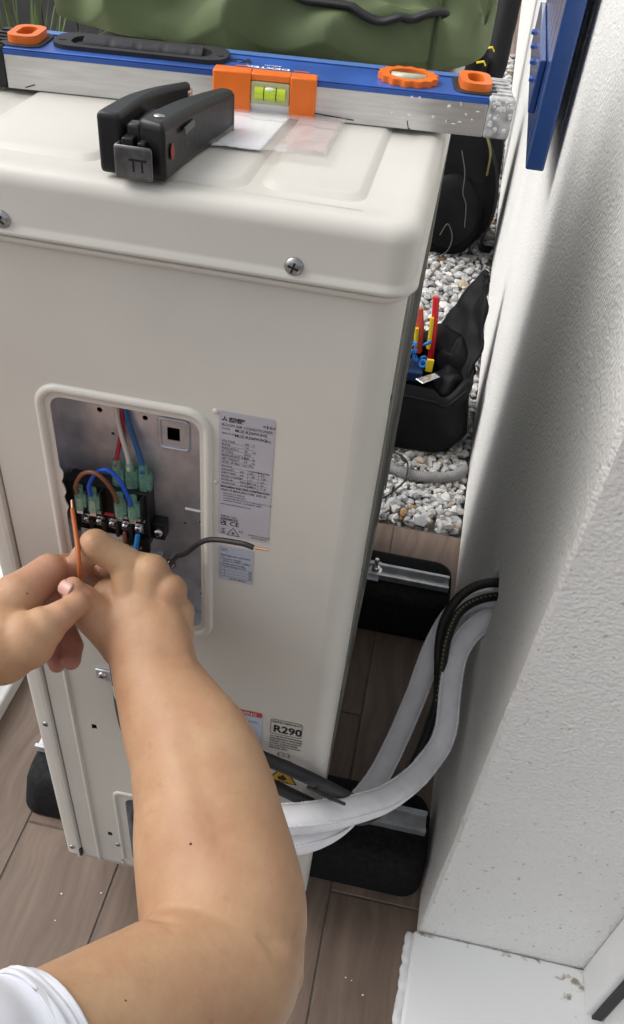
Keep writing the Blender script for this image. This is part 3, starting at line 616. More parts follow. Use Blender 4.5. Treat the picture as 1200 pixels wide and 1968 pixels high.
it += [('www.mitsubishielectric.com', LX(.04), LZ(.73), .0023, .9), ('SERIAL NO.', LX(.04), LZ(.838), .0026), ('60000033', LX(.04), LZ(.865), .0034, 1.0, .00006),
       ('UK', LX(.04), LZ(.892), .0036, 1, .0001), ('CA', LX(.04), LZ(.912), .0036, 1, .0001), ('CE', LX(.22), LZ(.907), .0060, 1.05, .00005), ('A3', LX(.40), LZ(.955), .0034), ('MADE IN THAILAND', LX(.60), LZ(.965), .0021, .9), ('JG79W086H01', LX(.66), LZ(.985), .0021)]
ink(it, L1)
lines = MB()
for i in range(14): lines.bb(LX(.05), LX(.66 if i < 7 else .93), -.00062, -.0006, LZ(.2265 + i * .0272) - .00007, LZ(.2265 + i * .0272) + .00007)
for u in (.55, .745): lines.bb(LX(u) - .00008, LX(u) + .00008, -.00063, -.0006, LZ(.578), LZ(.405))
# three-diamond emblem, recycling bin and flame triangle
dm = []
for a in (90, 210, 330):
    c, s = math.cos(R(a)), math.sin(R(a)); L_, W_ = .0024, .0007
    ox, oz = LX(.10), LZ(.054)
    lines.add([(ox, -.00062, oz), (ox + c*L_/2 - s*W_, -.00062, oz + s*L_/2 + c*W_), (ox + c*L_, -.00062, oz + s*L_), (ox + c*L_/2 + s*W_, -.00062, oz + s*L_/2 - c*W_)], [(0, 1, 2, 3)])
lines.add([(LX(.05), -.00062, LZ(.985)), (LX(.14), -.00062, LZ(.985)), (LX(.14), -.00062, LZ(.979)), (LX(.05), -.00062, LZ(.979))], [(0, 1, 2, 3)])
def stroke(a, b, wd, mb, y=-.00062):
    a, b = Vector((a[0], 0, a[1])), Vector((b[0], 0, b[1])); t = (b - a).normalized(); s = Vector((t.z, 0, -t.x)) * wd / 2
    mb.add([(p.x, y, p.z) for p in (a - s, a + s, b + s, b - s)], [(0, 1, 2, 3)])
stroke((LX(.05), LZ(.972)), (LX(.14), LZ(.94)), .0003, lines); stroke((LX(.05), LZ(.94)), (LX(.14), LZ(.972)), .0003, lines); stroke((LX(.065), LZ(.943)), (LX(.125), LZ(.943)), .0004, lines)
stroke((LX(.07), LZ(.972)), (LX(.12), LZ(.972)), .0004, lines)
T3 = [(LX(.17), LZ(.992)), (LX(.42), LZ(.992)), (LX(.295), LZ(.925))]
for i in range(3): stroke(T3[i], T3[(i+1) % 3], .0005, lines)
def flame(cx, cz, s, mb, y=-.00062):
    pts = [(-.35, -.5), (.35, -.5), (.5, -.15), (.42, .2), (.28, .02), (.22, .35), (0, .65), (-.08, .3), (-.25, .12), (-.35, .3), (-.5, -.1)]
    mb.add([(cx + s*a, y, cz + s*b) for a, b in pts], [tuple(range(len(pts)))])
flame(LX(.295), LZ(.972), .0022, lines)
lines.build('print_lines', INK, L1, smooth=0)
text([('MITSUBISHI', LX(.18), LZ(.052), .0026, .85, .00012), ('ELECTRIC', LX(.18), LZ(.070), .0026, .85, .00012)]).xf(Matrix.Translation((0, -.00062, 0)) @ TX).build('lettering', INK, L1, smooth=0)
SI2 = mat('blue_grey_label', (.42, .45, .53), .42)
L2 = label('charge_label', -.1135, -.0850, .6805, .7185, SI2)
it = [('Refrigerant amount', -.1115, .7075, .0032, .95), ('1 Factory charge', -.1122, .7040, .0026), ('(Refer to SPEC LABEL)', -.1100, .7015, .0024), ('2 Additional charge', -.1122, .6985, .0026), ('3 Total charge (1+2)', -.1122, .6960, .0026), ('kg', -.0885, .6930, .0022), ('kg', -.0885, .6895, .0022), ('kg', -.0885, .6860, .0022), ('JG79T180H01', -.104, .6818, .0024)]
ink(it, L2)
ln = MB()
for i in range(4): ln.bb(-.1115, -.0862, -.00063, -.0006, .6848 + i*.0034, .68495 + i*.0034)
for x in (-.1118, -.1085, -.0862): ln.bb(x, x + .00015, -.00063, -.0006, .6848, .6951)
def book(cx, cz, s, mb, y=-.00063, wd=.00025):
    for q in ((-1, .55, -1, -.5), (0, .4, 0, -.62), (1, .55, 1, -.5)): stroke((cx + q[0]*s, cz + q[1]*s), (cx + q[2]*s, cz + q[3]*s), wd, mb, y)
    for q in ((-1, .55, -.2, .6), (-.2, .6, 0, .4), (1, .55, .2, .6), (.2, .6, 0, .4), (-1, -.5, -.2, -.45), (-.2, -.45, 0, -.62), (1, -.5, .2, -.45), (.2, -.45, 0, -.62)): stroke((cx + q[0]*s, cz + q[1]*s), (cx + q[2]*s, cz + q[3]*s), wd, mb, y)
book(-.1090, .7145, .0022, ln); ln.build('print_lines', INK, L2, smooth=0)
L3 = label('warning_label', -.128, -.0690, .4415, .5065, mat('pale_blue_label', (.50, .55, .66), .45), .002)
RED = mat('label_red', (.50, .07, .05), .5)
plate2d(rrect(-.1278, -.0692, .4988, .5063, .0018, 3), [], .0002).xf(Matrix.Translation((0, -.0006, 0)) @ TX).build('red_band', RED, L3, smooth=0)
plate2d(rrect(-.1278, -.0715, .4417, .4465, .0018, 3), [], .0002).xf(Matrix.Translation((0, -.0006, 0)) @ TX).build('red_band', RED, L3, smooth=0)
ink([('WARNING', -.1045, .5005, .0062, 1.0)], L3, mat('white_ink', (.8, .8, .8), .6), -.00085)
ink([('FIRE AND EXPLOSION HAZARD!', -.1225, .4885, .0036, .95), ('This product must be', -.118, .4955, .0034), ('Before servicing, be aware', -.115, .4835, .0030), ('the refrigerant is flammable', -.116, .4795, .0030), ('installer must be qualified', -.115, .4755, .0030), ('Do not pierce or burn, and a leak', -.120, .4715, .0030), ('keep away from all other', -.112, .4665, .0030), ('sources of ignition', -.108, .4625, .0030), ('Read the manual', -.103, .4545, .0028)], L3, mat('navy_ink', (.03, .05, .16), .6))
fr = plate2d(rrect(-.0605, -.0295, .4775, .5015, .003, 4), [rrect(-.0600, -.0300, .478, .501, .0026, 4)], .0002).xf(Matrix.Translation((0, -.0003, 0)) @ TX).build('refrigerant_mark', INK, ac, smooth=0)
ink([('REFRIGERANT', -.0590, .4960, .0044, 1.02, .00006), ('R290', -.0578, .4812, .0158, .86, .00045)], fr, y=-.00035)
ink([('AS THE PROPANE (R290)', -.0605, .4728, .0030, .98, .0001), ('REFRIGERANT REQUIRES', -.0605, .4688, .0030, .98, .0001), ('SPECIAL INSTALLATION', -.0603, .4648, .0030, .98, .0001), ('WORK, PLEASE REFER', -.0603, .4608, .0030, .98, .0001), ('TO THE INSTALLATION', -.0603, .4568, .0030, .98, .0001), ('MANUAL ETC.', -.0603, .4528, .0030, .98, .0001), ('A3', -.0335, .4125, .0062)], fr, y=-.00035)
ln = MB(); book(-.0448, .4440, .0050, ln, -.00035, .0005)
for s in (-1, 1):
    for k in range(2): stroke((-.0448 + s*(.0056 + k*.0006), .446 - k*.0008), (-.0448 + s*(.0056 + k*.0006), .4405 - k*.0006), .0003, ln, -.00035)
Q = [(-.0535, .4320), (-.0500, .4360), (-.0360, .4350), (-.0385, .4285), (-.0480, .4270)]
for i in range(5): stroke(Q[i], Q[(i+1) % 5], .0004, ln, -.00035)
stroke((-.050, .4325), (-.045, .4312), .0006, ln, -.00035); stroke((-.044, .4330), (-.040, .4315), .0006, ln, -.00035)
ln.build('print_lines', INK, fr, smooth=0)
tr = [(-.0610, .3905), (-.0275, .3930), (-.0440, .4245)]
t_ = MB().add([(x, -.0003, z) for x, z in tr], [(0, 1, 2)]).build('flame_triangle', INK, ac, smooth=0)
c_ = (sum(p[0] for p in tr)/3, sum(p[1] for p in tr)/3)
MB().add([(c_[0] + (x - c_[0])*.86, -.00045, c_[1] + (z - c_[1])*.86) for x, z in tr], [(0, 1, 2)]).build('yellow_field', mat('warning_yellow', (.62, .38, .01), .5), t_, smooth=0)
fm = MB(); flame(-.0440, .4025, .0095, fm, -.0006); fm.bb(-.051, -.037, -.00061, -.0006, .3945, .3957); fm.build('flame_symbol', INK, t_, smooth=0)
# ================================================================== OBJECTS
RUB = mat('recycled_rubber', (.012, .012, .013), .85, var=.5, vscale=160, bump=.6, bscale=260, bdist=.0015, spec=.3)
def support(label, y0, y1, ry):
    t = thing('support_block', label, 'support block', (-.145, (y0 + y1)/2, 0), 'black rubber blocks carrying the unit')
    rs = []
    for z, i, r in ((0, .004, .03), (.003, 0, .032), (.05, .006, .034), (.070, .012, .034), (.080, .020, .030), (.0845, .032, .024), (.0855, .040, .02)):
        rs.append([(x, y, z) for x, y in rrect(-.440 + i, .157 - i * .35, y0 + i * .6, y1 - i * .6, r, 6)])
    MB().loft(rs).build('rubber_body', RUB, t, smooth=50)
    rl = MB(); pr = [(-.016, .0), (.016, 0), (.016, .013), (.0105, .013), (.0105, .011), (.0138, .011), (.0138, .002), (-.0138, .002), (-.0138, .011), (-.0105, .011), (-.0105, .013), (-.016, .013)]
    rl.loft([[(x, ry + a, .0735 + .0125 + b * .9) for a, b in pr] for x in (-.425, .1455)])
    rl.build('mounting_rail', mat('rail_zinc', (.62, .63, .64), .38, metal=.6, var=.2, vscale=50), t, smooth=30)
    for x in (-.325, .0095):
        b = MB().lathe([(.0125, 0), (.0125, .002), (.0075, .0022), (.0075, .0085), (.0055, .0095)], (x, ry, .0925), (0, 0, 1), 6 if False else 12).build('hex_bolt', CHR, t, smooth=30)
        MB().lathe([(.0042, 0), (.0042, .020), (.0035, .021)], (x, ry, .1), (0, 0, 1), 12).build('threaded_end', CHR, b)
    return t
support('black rubber support block with zinc rail under the near end of the unit', .092, .222, .160)
support('black rubber support block with zinc rail and bolt at the gravel edge', .568, .712, .635)
# ---------------------------------------------------------------- spirit level
lv = thing('spirit_level', 'blue and silver spirit level with orange inserts lying across the unit lid', 'spirit level', (-.136, .147, ZT + .0008), rotz=R(7.39))
LH, LD, LL = .0255, .054, .184
ALU = mat('brushed_aluminium', (.66, .66, .66), .36, metal=.85, var=.12, vscale=30, rvar=.1, stretch=(1, 12, 12))
LBL = mat('level_blue', (.03, .095, .36), .35, var=.25, vscale=22, bump=.1, bscale=90)
ORA = mat('level_orange', (.80, .17, .018), .35, var=.08, vscale=40)
GRY = mat('grip_grey', (.022, .022, .026), .6, bump=.3, bscale=400, var=.3, vscale=50)
body = MB().bb(-.1675, .1655, 0, LD, 0, LH - .0012)
body.build('rail_body', ALU, lv, bevel=.0006)
MB().bb(-.1675, .1655, -.0003, LD + .0002, LH - .0040, LH - .0011).build('blue_edge', LBL, lv)
MB().bb(-.1675, .1655, .0008, LD - .0008, LH - .0011, LH).build('blue_face', LBL, lv, bevel=.0006)
MB().bb(-.1675, .1655, LD - .010, LD - .0012, LH + .0001, LH + .0012).build('blue_rib', mat('level_blue_light', (.09, .19, .46), .35), lv, bevel=.0005)
CAPD = mat('cap_dirty', (.26, .265, .27), .7, col2=(.62, .62, .62), vscale=130, bump=.5, bscale=160, bdist=.001)
for x0, x1, m in ((-.184, -.1676, BLK), (.1656, .184, CAPD)):
    c = MB().bb(x0, x1, -.0007, LD + .0007, -.0003, LH + .0007).build('end_cap', m, lv, bevel=.002)
    for k in range(5): MB().bb(x0 + .002, x1 - .002, .006 + k*.009, .0075 + k*.009, LH + .0007, LH + .0016).build('cap_rib', m, c)
def insert(x0, x1, wv=0):
    o = [(x, y) for x, y in rrect(x0, x1, .008, LD - .012, .008, 5)]
    MB().prism(rrect(x0 - .004, x1 + .004, .004, LD - .008, .010, 5), LH - .001, LH + .0012).build('insert_base', GRY, lv, bevel=.0005)
    h = rrect((x0 + x1)/2 - .0055, (x0 + x1)/2 + .0055, .014, LD - .018, .005, 5)
    plate2d(o, [h], .005).xf(Matrix.Translation((0, 0, LH + .0037))).build('orange_insert', ORA, lv, bevel=.0009)
insert(-.168, -.147); insert(.146, .168)
# cross vial ring
cx_, cy_, ro = .110, .024, .0205
o = [(cx_ + (ro + .0012 * math.sin(a * 14)) * math.cos(a), cy_ + (ro + .0012 * math.sin(a * 14)) * .95 * math.sin(a)) for a in [2*math.pi*k/84 for k in range(84)]]
plate2d(o, [circ(cx_, cy_, .0135, 28)], .004).xf(Matrix.Translation((0, 0, LH + .0022))).build('vial_ring', ORA, lv, bevel=.0008)
vt = MB().tube([(cx_ - .012, cy_, LH + .0005), (cx_ + .012, cy_, LH + .0005)], .0042, 14).build('cross_vial', mat('vial_clear', (.75, .78, .55), .08, trans=.4, spec=.6), lv, smooth=180)
# carrying handle
hp = rrect(-.139, -.017, .010, LD - .006, .014, 6)
plate2d(hp, [rrect(-.127, -.029, .016, LD - .013, .010, 6)], .0035).xf(Matrix.Translation((0, 0, LH + .0012))).build('handle_frame', GRY, lv, bevel=.0008)
MB().bb(-.128, -.028, .0155, LD - .0125, LH + .00005, LH + .0004).build('handle_recess', BLK, lv)
hs_ = []
for k in range(41):
    x = -.118 + .083 * k / 40; rr_ = .0088 * (1 - .10 * (1 if k % 9 == 0 and 0 < k < 40 else 0)); hs_.append((x, rr_))
MB().tube([(x, .029, LH + .0005) for x, _ in hs_], [r for _, r in hs_], 16, prof=[(math.cos(R(a)), .62 * math.sin(R(a))) for a in range(0, 360, 20)]).build('hand_grip', GRY, lv, smooth=50)
for x in (-.1335, -.0225): MB().lathe([(.0026, 0), (.0026, .0004)], (x, .025, LH + .0029), (0, 0, 1), 12).build('rivet', INK, lv)
# centre vial in its orange housing, open towards the viewer
def hb(x0, x1, y0, y1, z0, z1, nm='vial_housing', m=ORA, bv=.0010): return MB().bb(x0, x1, y0, y1, z0, z1).build(nm, m, lv, bevel=bv)
hb(-.0235, .0085 - .006, -.0042, .0095, -.0002, LH + .0012); hb(.0335 - .006 + .002, .0475, -.0042, .0095, -.0002, LH + .0012)
hb(.0024, .0296, -.0030, .0095, LH - .0035, LH + .0011)
hb(.0024, .0296, .0040, .0095, .0002, .0015)
MB().bb(.0026, .0294, -.0034, .0060, .0075, LH - .0037).build('vial_block', mat('vial_acrylic', (.62, .62, .34), .12, trans=.30, spec=.6), lv, bevel=.001)
vi = MB().tube([(.0055, -.0014, .0145), (.0265, -.0014, .0145)], .0046, 16).build('vial', mat('vial_liquid', (.52, .68, .03), .12, spec=.7, sss=.0), lv, smooth=60)
for x in (.0118, .0202): MB().tube([(x, -.0014 + .0047*math.cos(R(a)), .0145 + .0047*math.sin(R(a))) for a in range(0, 361, 20)], .00032, 6, False).build('vial_line', INK, vi)
MB().ell((.0158, -.0046, .0178), (.0033, .0013, .0013), 12, 8).build('bubble', mat('bubble', (.85, .9, .7), .05, spec=1), vi, smooth=180)
RZ180 = Matrix.Rotation(math.pi, 4, 'Z')
text([('DEXTER', 0, 0, .0062, 1.35, .0002), ('40cm', .006, -.0062, .0048, 1.2)]).xf(Matrix.Translation((.0275, .0185, LH + .00035)) @ RZ180).build('lettering', mat('white_ink', (.8, .8, .8), .6), lv, smooth=0)
MB().bb(-.010, .001, .0148, .0166, LH + .0002, LH + .0004).build('stripe', ORA, lv); MB().bb(.030, .041, .0148, .0166, LH + .0002, LH + .0004).build('stripe', ORA, lv)
text([('Ks', -.004, 0, .014, 1.1, .0005)]).xf(Matrix.Translation((-.006, .034, LH + .0003)) @ Matrix.Rotation(R(196), 4, 'Z')).build('marker_scrawl', INK, lv, smooth=0)
dr = MB(); rg = random.Random(5)
for k in range(16): dr.ell((rg.uniform(.10, .163), -.0001, rg.uniform(.006, .022)), (rg.uniform(.0004, .0018), .0004, rg.uniform(.0004, .0013)), 7, 5)
for k in range(26): dr.ell((rg.uniform(.168, .182), -.0008, rg.uniform(.003, .024)), (rg.uniform(.0006, .0022), .0005, rg.uniform(.0006, .0018)), 7, 5)
dr.build('plaster_spots', mat('plaster_spots', (.72, .72, .72), .8), lv, smooth=180)
for a, b in (((.045, .0045), (.075, .0025)), ((.112, .006), (.1135, .001)), ((.1135, .001), (.115, .0005)), ((-.155, .0015), (-.148, .004))): 
    scr = MB(); stroke(a, b, .0007, scr, -.00035); scr.build('pen_mark', INK, lv, smooth=0)
# ---------------------------------------------------------------- stapler
st = thing('hand_stapler', 'black hand stapler tacker lying on its side on the unit lid', 'stapler', (-.1665, .0, ZT + .0004), rotz=R(0.5))
st.scale = (.92, .68, 1.08)
SBL = mat('worn_black_metal', (.011, .0115, .0125), .42, var=.5, vscale=55, bump=.2, bscale=120, rvar=.12)
def strip(pts_l, pts_r, z0, z1, name, m, par, bev=.003, top=1.0, lift=0.0):
    """bar between two edge lines; its height shrinks to z1*top at the far end, its underside lifts"""
    L_ = sm([(x, y, 0) for x, y in pts_l], 6); R_ = sm([(x, y, 0) for x, y in pts_r], 6); rs = []; n = len(L_)
    for k in range(n):
        q = k / (n - 1); a, b = L_[k], R_[k]; zt = z1 * (1 + (top - 1) * q ** 1.2); zb = z0 + lift * q ** 1.2
        rs.append([(a.x, a.y, zb), (b.x, b.y, zb), (b.x, b.y, zt), (a.x, a.y, zt)])
    return MB().loft(rs).build(name, m, par, smooth=40, bevel=bev, bseg=3)
strip([(-.0215, .004), (-.0215, .03), (-.0195, .07), (-.011, .11), (.002, .146)], [(-.006, .004), (-.0065, .03), (-.0065, .07), (-.002, .108), (.0075, .144)], .0, .031, 'lever', SBL, st, .0035, .86, .012)
MB().bb(.0035, .0070, .138, .1495, .0145, .0225).build('lever_lining', ALU, st, bevel=.001)
strip([(.004, .006), (.005, .04), (.009, .08), (.016, .12), (.022, .152)], [(.0225, -.002), (.0245, .04), (.0280, .08), (.0340, .125), (.0370, .150)], .0, .0300, 'body', SBL, st, .0040, .80, .0)
MB().lathe([(.0075, 0), (.0075, .021), (.005, .0235)], (.0295, .150, .0005), (0, 0, 1), 16).build('body_end', SBL, st, bevel=.001)
MB().bb(-.0052, .0046, .014, .075, .002, .0225).build('magazine', BLK, st, bevel=.001)
MB().bb(-.004, .0042, .009, .022, .006, .026).build('linkage', mat('dark_steel', (.06, .06, .062), .4, metal=.5), st, bevel=.0015)
np_ = MB().bb(-.0085, .0155, -.0075, -.0045, .0015, .0185).build('nose_plate', mat('worn_steel', (.16, .16, .165), .35, metal=.7, var=.4, vscale=90, rvar=.1), st, bevel=.002)
MB().bb(-.0085, -.0062, -.0046, .012, .0017, .0183).build('nose_side', mat('worn_steel', (.16, .16, .165), .35), np_, bevel=.001)
MB().bb(-.0040, .0030, -.0040, .008, .0070, .0215).build('plunger', SBL, st, bevel=.0008)
MB().bb(.0060, .0105, -.0042, .010, .0050, .0200).build('plunger_guide', SBL, st, bevel=.0008)
text([('TT', .0010, .0060, .0092, 1.0, .0002)]).xf(Matrix.Translation((0, -.0078, 0)) @ TX).build('stamped_mark', INK, np_, smooth=0)
MB().lathe([(.0036, 0), (.0036, .0006), (.003, .001), (0, .0012)], (.0145, .020, .0294), (0, 0, 1), 16).build('pivot_rivet', mat('rivet_steel', (.42, .40, .37), .35, metal=.8), st)
Bx = Matrix.Translation((.0252, .02, .0)) @ Matrix.Rotation(R(-3), 4, 'Z') @ Matrix(((0,0,1,0),(1,0,0,0),(0,1,0,0),(0,0,0,1)))
text([('H', .021, .0105, .009, 1.0), ('L', .013, .0105, .009, 1.0)]).xf(Bx).build('moulded_letters', mat('faded_black', (.05, .05, .052), .5), st, smooth=0)
MB().lathe([(.0042, 0), (.0042, .0005)], (.0238, .012, .0145), (1, 0, 0), 16).build('red_emblem', mat('red_faded', (.28, .03, .03), .5), st)
MB().bb(.0262, .0274, .035, .062, .0190, .0225).build('side_slot', mat('slot_grey', (.09, .095, .10), .5), st)
# ---------------------------------------------------------------- clear pouch with leaflet
po = thing('plastic_pouch', 'clear plastic pouch with white leaflet under the spirit level on the lid', 'pouch', (-.1, .10, ZT + .001))
def sheet(name, c, m, par, z0, amp, seed, nx=28, ny=28, th=.0003):
    mb = MB(); vs = []
    for j in range(ny + 1):
        for i in range(nx + 1):
            u, v = i / nx, j / ny
            p = [c[0][k]*(1-u)*(1-v) + c[1][k]*u*(1-v) + c[2][k]*u*v + c[3][k]*(1-u)*v for k in (0, 1)]
            z = z0 + amp * (.5 + .5 * mnoise.noise(Vector((u*3.1 + seed, v*2.2, seed)))) + amp * .5 * abs(mnoise.noise(Vector((u*7 + seed, v*4, 1)))) 
            if p[1] > .125: z = min(z, z0 + .0006)
            vs.append((p[0], p[1], z))
    n = nx + 1
    mb.add(vs, [(j*n+i, j*n+i+1, (j+1)*n+i+1, (j+1)*n+i) for j in range(ny) for i in range(nx)])
    o = mb.build(name, m, par, smooth=180); s = o.modifiers.new('solid', 'SOLIDIFY'); s.thickness = th; return o
sheet('leaflet', [(-.152, .068), (-.1085, .073), (-.103, .19), (-.15, .185)], mat('leaflet_paper', (.80, .80, .84), .5), po, ZT + .0016, .0012, 2)
sheet('leaflet_print', [(-.152, .072), (-.137, .074), (-.134, .105), (-.151, .10)], mat('print_black', (.02, .02, .025), .35), po, ZT + .0032, .0004, 2.02, 8, 8)
FILM = mat('clear_film', (.92, .92, .92), .10, alpha=.16, spec=.9, coat=.6)
sheet('film', [(-.156, .062), (-.066, .066), (-.066, .20), (-.155, .19)], FILM, po, ZT + .0034, .0042, 5, 40, 40, .0001)
sheet('pink_print', [(-.098, .082), (-.069, .084), (-.069, .19), (-.098, .188)], mat('pink_print', (.70, .50, .45), .4, alpha=.35), po, ZT + .0022, .0006, 8, 10, 10)
# ---------------------------------------------------------------- green holdall
gb = thing('holdall_bag', 'large green canvas holdall with black zip resting on top of the unit', 'bag', (-.17, .43, ZT))
GRE = mat('green_canvas', (.115, .150, .068), .75, var=.12, vscale=6, bump=.25, bscale=700, bdist=.0006)
def holdall(u, v):
    """u 0..1 along, v angle around the section: a slumped bag, front leaning back"""
    x = -.350 + .374 * u; e = 1 - abs(2*u - 1) ** 5; e = max(e, 0) ** .5
    c, s = math.cos(v), math.sin(v)
    ry, rz = .185 * (.35 + .65 * e), (.066 if s > 0 else .020) * (.35 + .65 * e)
    q = (abs(c) ** 2.2 + abs(s) ** 2.2) ** (-1 / 2.2)
    y = .425 + ry * c * q; z = ZT + .022 + rz * s * q
    p = Vector((x, y, z))
    w1 = mnoise.noise(Vector((x*9 + y*8, y*7 - x*3, 3.1))); r1 = 1 - 2.4*abs(mnoise.noise(Vector((x*11 - y*22 + .4, x*7 + y*16, 7.7)))); r2 = 1 - 2.4*abs(mnoise.noise(Vector((x*22 + y*34, y*24 - x*9, 1.7))))
    f = .020 * w1 + .020 * max(r1, -.45) + .008 * max(r2, -.4) + .0012 * mnoise.noise(Vector((x*50, z*32, y*40)))
    p += Vector((0, .55*c, .55 + .45*s if s > -.2 else .1)) * f
    p.z = max(p.z, ZT + .0012)
    return p
nu, nv = 96, 128; mb = MB(); rs = [[holdall(i / nu, 2*math.pi*k/nv) for k in range(nv)] for i in range(nu + 1)]
mb.loft(rs); gbb = mb.build('bag_body', GRE, gb, smooth=180)
def surf(u, v, off):
    p = holdall(u, v); n = (holdall(u, v + .02) - p).cross(holdall(min(u + .01, .999), v) - p); n = n.normalized()
    c = Vector((p.x, .425, ZT + .03)); n = n if n.dot(p - c) > 0 else -n
    return p + n * off
zp = [surf(u, R(156 + 5 * math.sin((u - .60) * 8.0)), .002) for u in [.56 + .33 * k / 50 for k in range(51)]]
ZIP = mat('black_zip', (.016, .016, .017), .6)
MB().tube(zp, .0065, 10, prof=[(math.cos(R(a)), .45 * math.sin(R(a))) for a in range(0, 360, 30)]).build('zip', ZIP, gb, smooth=180)
MB().tube([surf(.885, R(a), .001) for a in range(100, 215, 3)], .0018, 6).build('seam', mat('green_seam', (.06, .08, .035), .85), gb, smooth=180)
MB().tube([Vector((-.345 + .01*k, .228 + .004*math.sin(k*.9), ZT + .004 + .004*abs(math.sin(k*.35)))) for k in range(14, 27)], .006, 8, prof=[(1, .15), (-1, .15), (-1, -.15), (1, -.15)]).build('strap', mat('strap_brown', (.10, .085, .07), .8), gb)
# ---------------------------------------------------------------- insulated pipes and cables through the wall
P1 = [(0.2181, 0.325, 0.3588), (0.1739, 0.312, 0.363), (0.1539, 0.297, 0.3594), (0.1405, 0.28, 0.3487), (0.1334, 0.26, 0.3354), (0.1323, 0.235, 0.3177), (0.1332, 0.215, 0.3057), (0.135, 0.185, 0.286), (0.1299, 0.165, 0.2708), (0.1186, 0.143, 0.2663), (0.0998, 0.105, 0.2766), (0.0671, 0.055, 0.3051), (0.0285, 0.004, 0.3555), (0.0012, -0.024, 0.3837), (-0.0261, -0.034, 0.3849), (-0.0681, -0.038, 0.3718), (-0.1122, -0.038, 0.3613), (-.15, -.02, .335), (-.16, .02, .25)]
P2 = [(0.2173, 0.345, 0.3627), (0.1753, 0.338, 0.3769), (0.1405, 0.335, 0.3599), (0.1202, 0.325, 0.3301), (0.1088, 0.308, 0.2946), (0.1026, 0.285, 0.2721), (0.0966, 0.26, 0.244), (0.0829, 0.215, 0.2047), (0.0644, 0.155, 0.1921), (0.0414, 0.09, 0.2205), (0.0205, 0.03, 0.2765), (-0.0009, -0.020, 0.3366), (-0.0266, -0.032, 0.3355), (-0.0675, -0.034, 0.3224), (-.11, -.022, .295), (-.13, .02, .22)]
INS = mat('white_insulation', (.92, .92, .94), .75, var=.06, vscale=50, bump=.35, bscale=300, bdist=.0008, spec=.3)
def pipe(label, pts, r, flat, upv, seed):
    t = thing('insulated_pipe', label, 'pipe', pts[1], 'white insulated pipes')
    P = sm(pts, 10); prof = []
    for k in range(28):
        a = 2*math.pi*k/28; c, s = math.cos(a), math.sin(a); q = (abs(c)**2.7 + abs(s)**2.7) ** (-1/2.7)
        prof.append((c * q * flat, s * q))
    MB().tube(P, [r * (1 + .03 * mnoise.noise(Vector((i*.25, seed, 0)))) for i in range(len(P))], 28, True, prof, upv).build('foam_sleeve', INS, t, smooth=180)
    # stitched seams along two edges
    n = len(P); T = [(P[min(i+1, n-1)] - P[max(i-1, 0)]).normalized() for i in range(n)]
    u = Vector(upv); frames = []
    for i in range(n):
        u = (u - T[i]*u.dot(T[i])).normalized(); frames.append((T[i].cross(u), u.copy()))
    for sa, sb in ((1, .62), (-1, .62), (.9, -.8)):
        path, rad = [], []
        for i in range(n - 1):
            for k in range(4):
                q = k/4; p = P[i].lerp(P[i+1], q); s = frames[i][0].lerp(frames[i+1][0], q); v = frames[i][1].lerp(frames[i+1][1], q)
                path.append(p + s * (sa * r * flat * .93) + v * (sb * r * .93)); rad.append(.0011 + .0007 * rnd.random() ** 2 + (.0005 if (i*4 + k) % 2 else 0))
        MB().tube(path, rad, 7).build('stitched_seam', INS, t, smooth=60)
    return t
pipe('thick white insulated pipe curving in front, from wall hole towards the unit', P1, .0138, 1.0, (0, -.4, 1), 1)
pipe('white insulated pipe hanging behind the black cables, nearer the floor', P2, .0128, 1.12, (0, -.9, .5), 5)
C1 = [(0.2108, 0.340, 0.3987), (0.1714, 0.335, 0.4105), (0.1467, 0.328, 0.4069), (0.1274, 0.315, 0.3981), (0.115, 0.3, 0.3825), (0.1097, 0.288, 0.3605), (0.1108, 0.272, 0.3351), (0.1167, 0.252, 0.3072), (0.1218, 0.235, 0.2746), (0.1183, 0.215, 0.2447), (0.1132, 0.195, 0.2111), (0.1045, 0.17, 0.1976), (0.0919, 0.13, 0.2039), (0.0733, 0.09, 0.2277), (0.0509, 0.06, 0.2837), (0.0334, 0.035, 0.3285), (0.0105, 0.008, 0.3857), (-0.0129, -0.0125, 0.4315), (-0.0394, -0.015, 0.4466), (-0.0656, -0.017, 0.4592), (-0.0967, -0.019, 0.4777), (-0.1271, -0.02, 0.5028)]
C2 = [(0.2111, 0.335, 0.3871), (0.1737, 0.325, 0.3957), (0.1453, 0.31, 0.3946), (0.1271, 0.292, 0.3888), (0.1192, 0.275, 0.3761), (0.1162, 0.258, 0.3589), (0.118, 0.245, 0.3329), (0.120, 0.230, 0.3035), (0.1195, 0.212, 0.2738), (0.1145, 0.19, 0.2461), (0.1056, 0.16, 0.2323), (0.0914, 0.112, 0.2302), (0.0588, 0.058, 0.2566), (0.0331, 0.025, 0.3032), (0.0159, 0.000, 0.3518), (-0.0202, -0.0125, 0.3901), (-0.0534, -0.0145, 0.4091), (-0.0858, -0.017, 0.4278), (-0.1171, -0.02, 0.458)]
CAB = mat('black_cable', (.022, .020, .022), .48, var=.25, vscale=70, bump=.15, bscale=200)
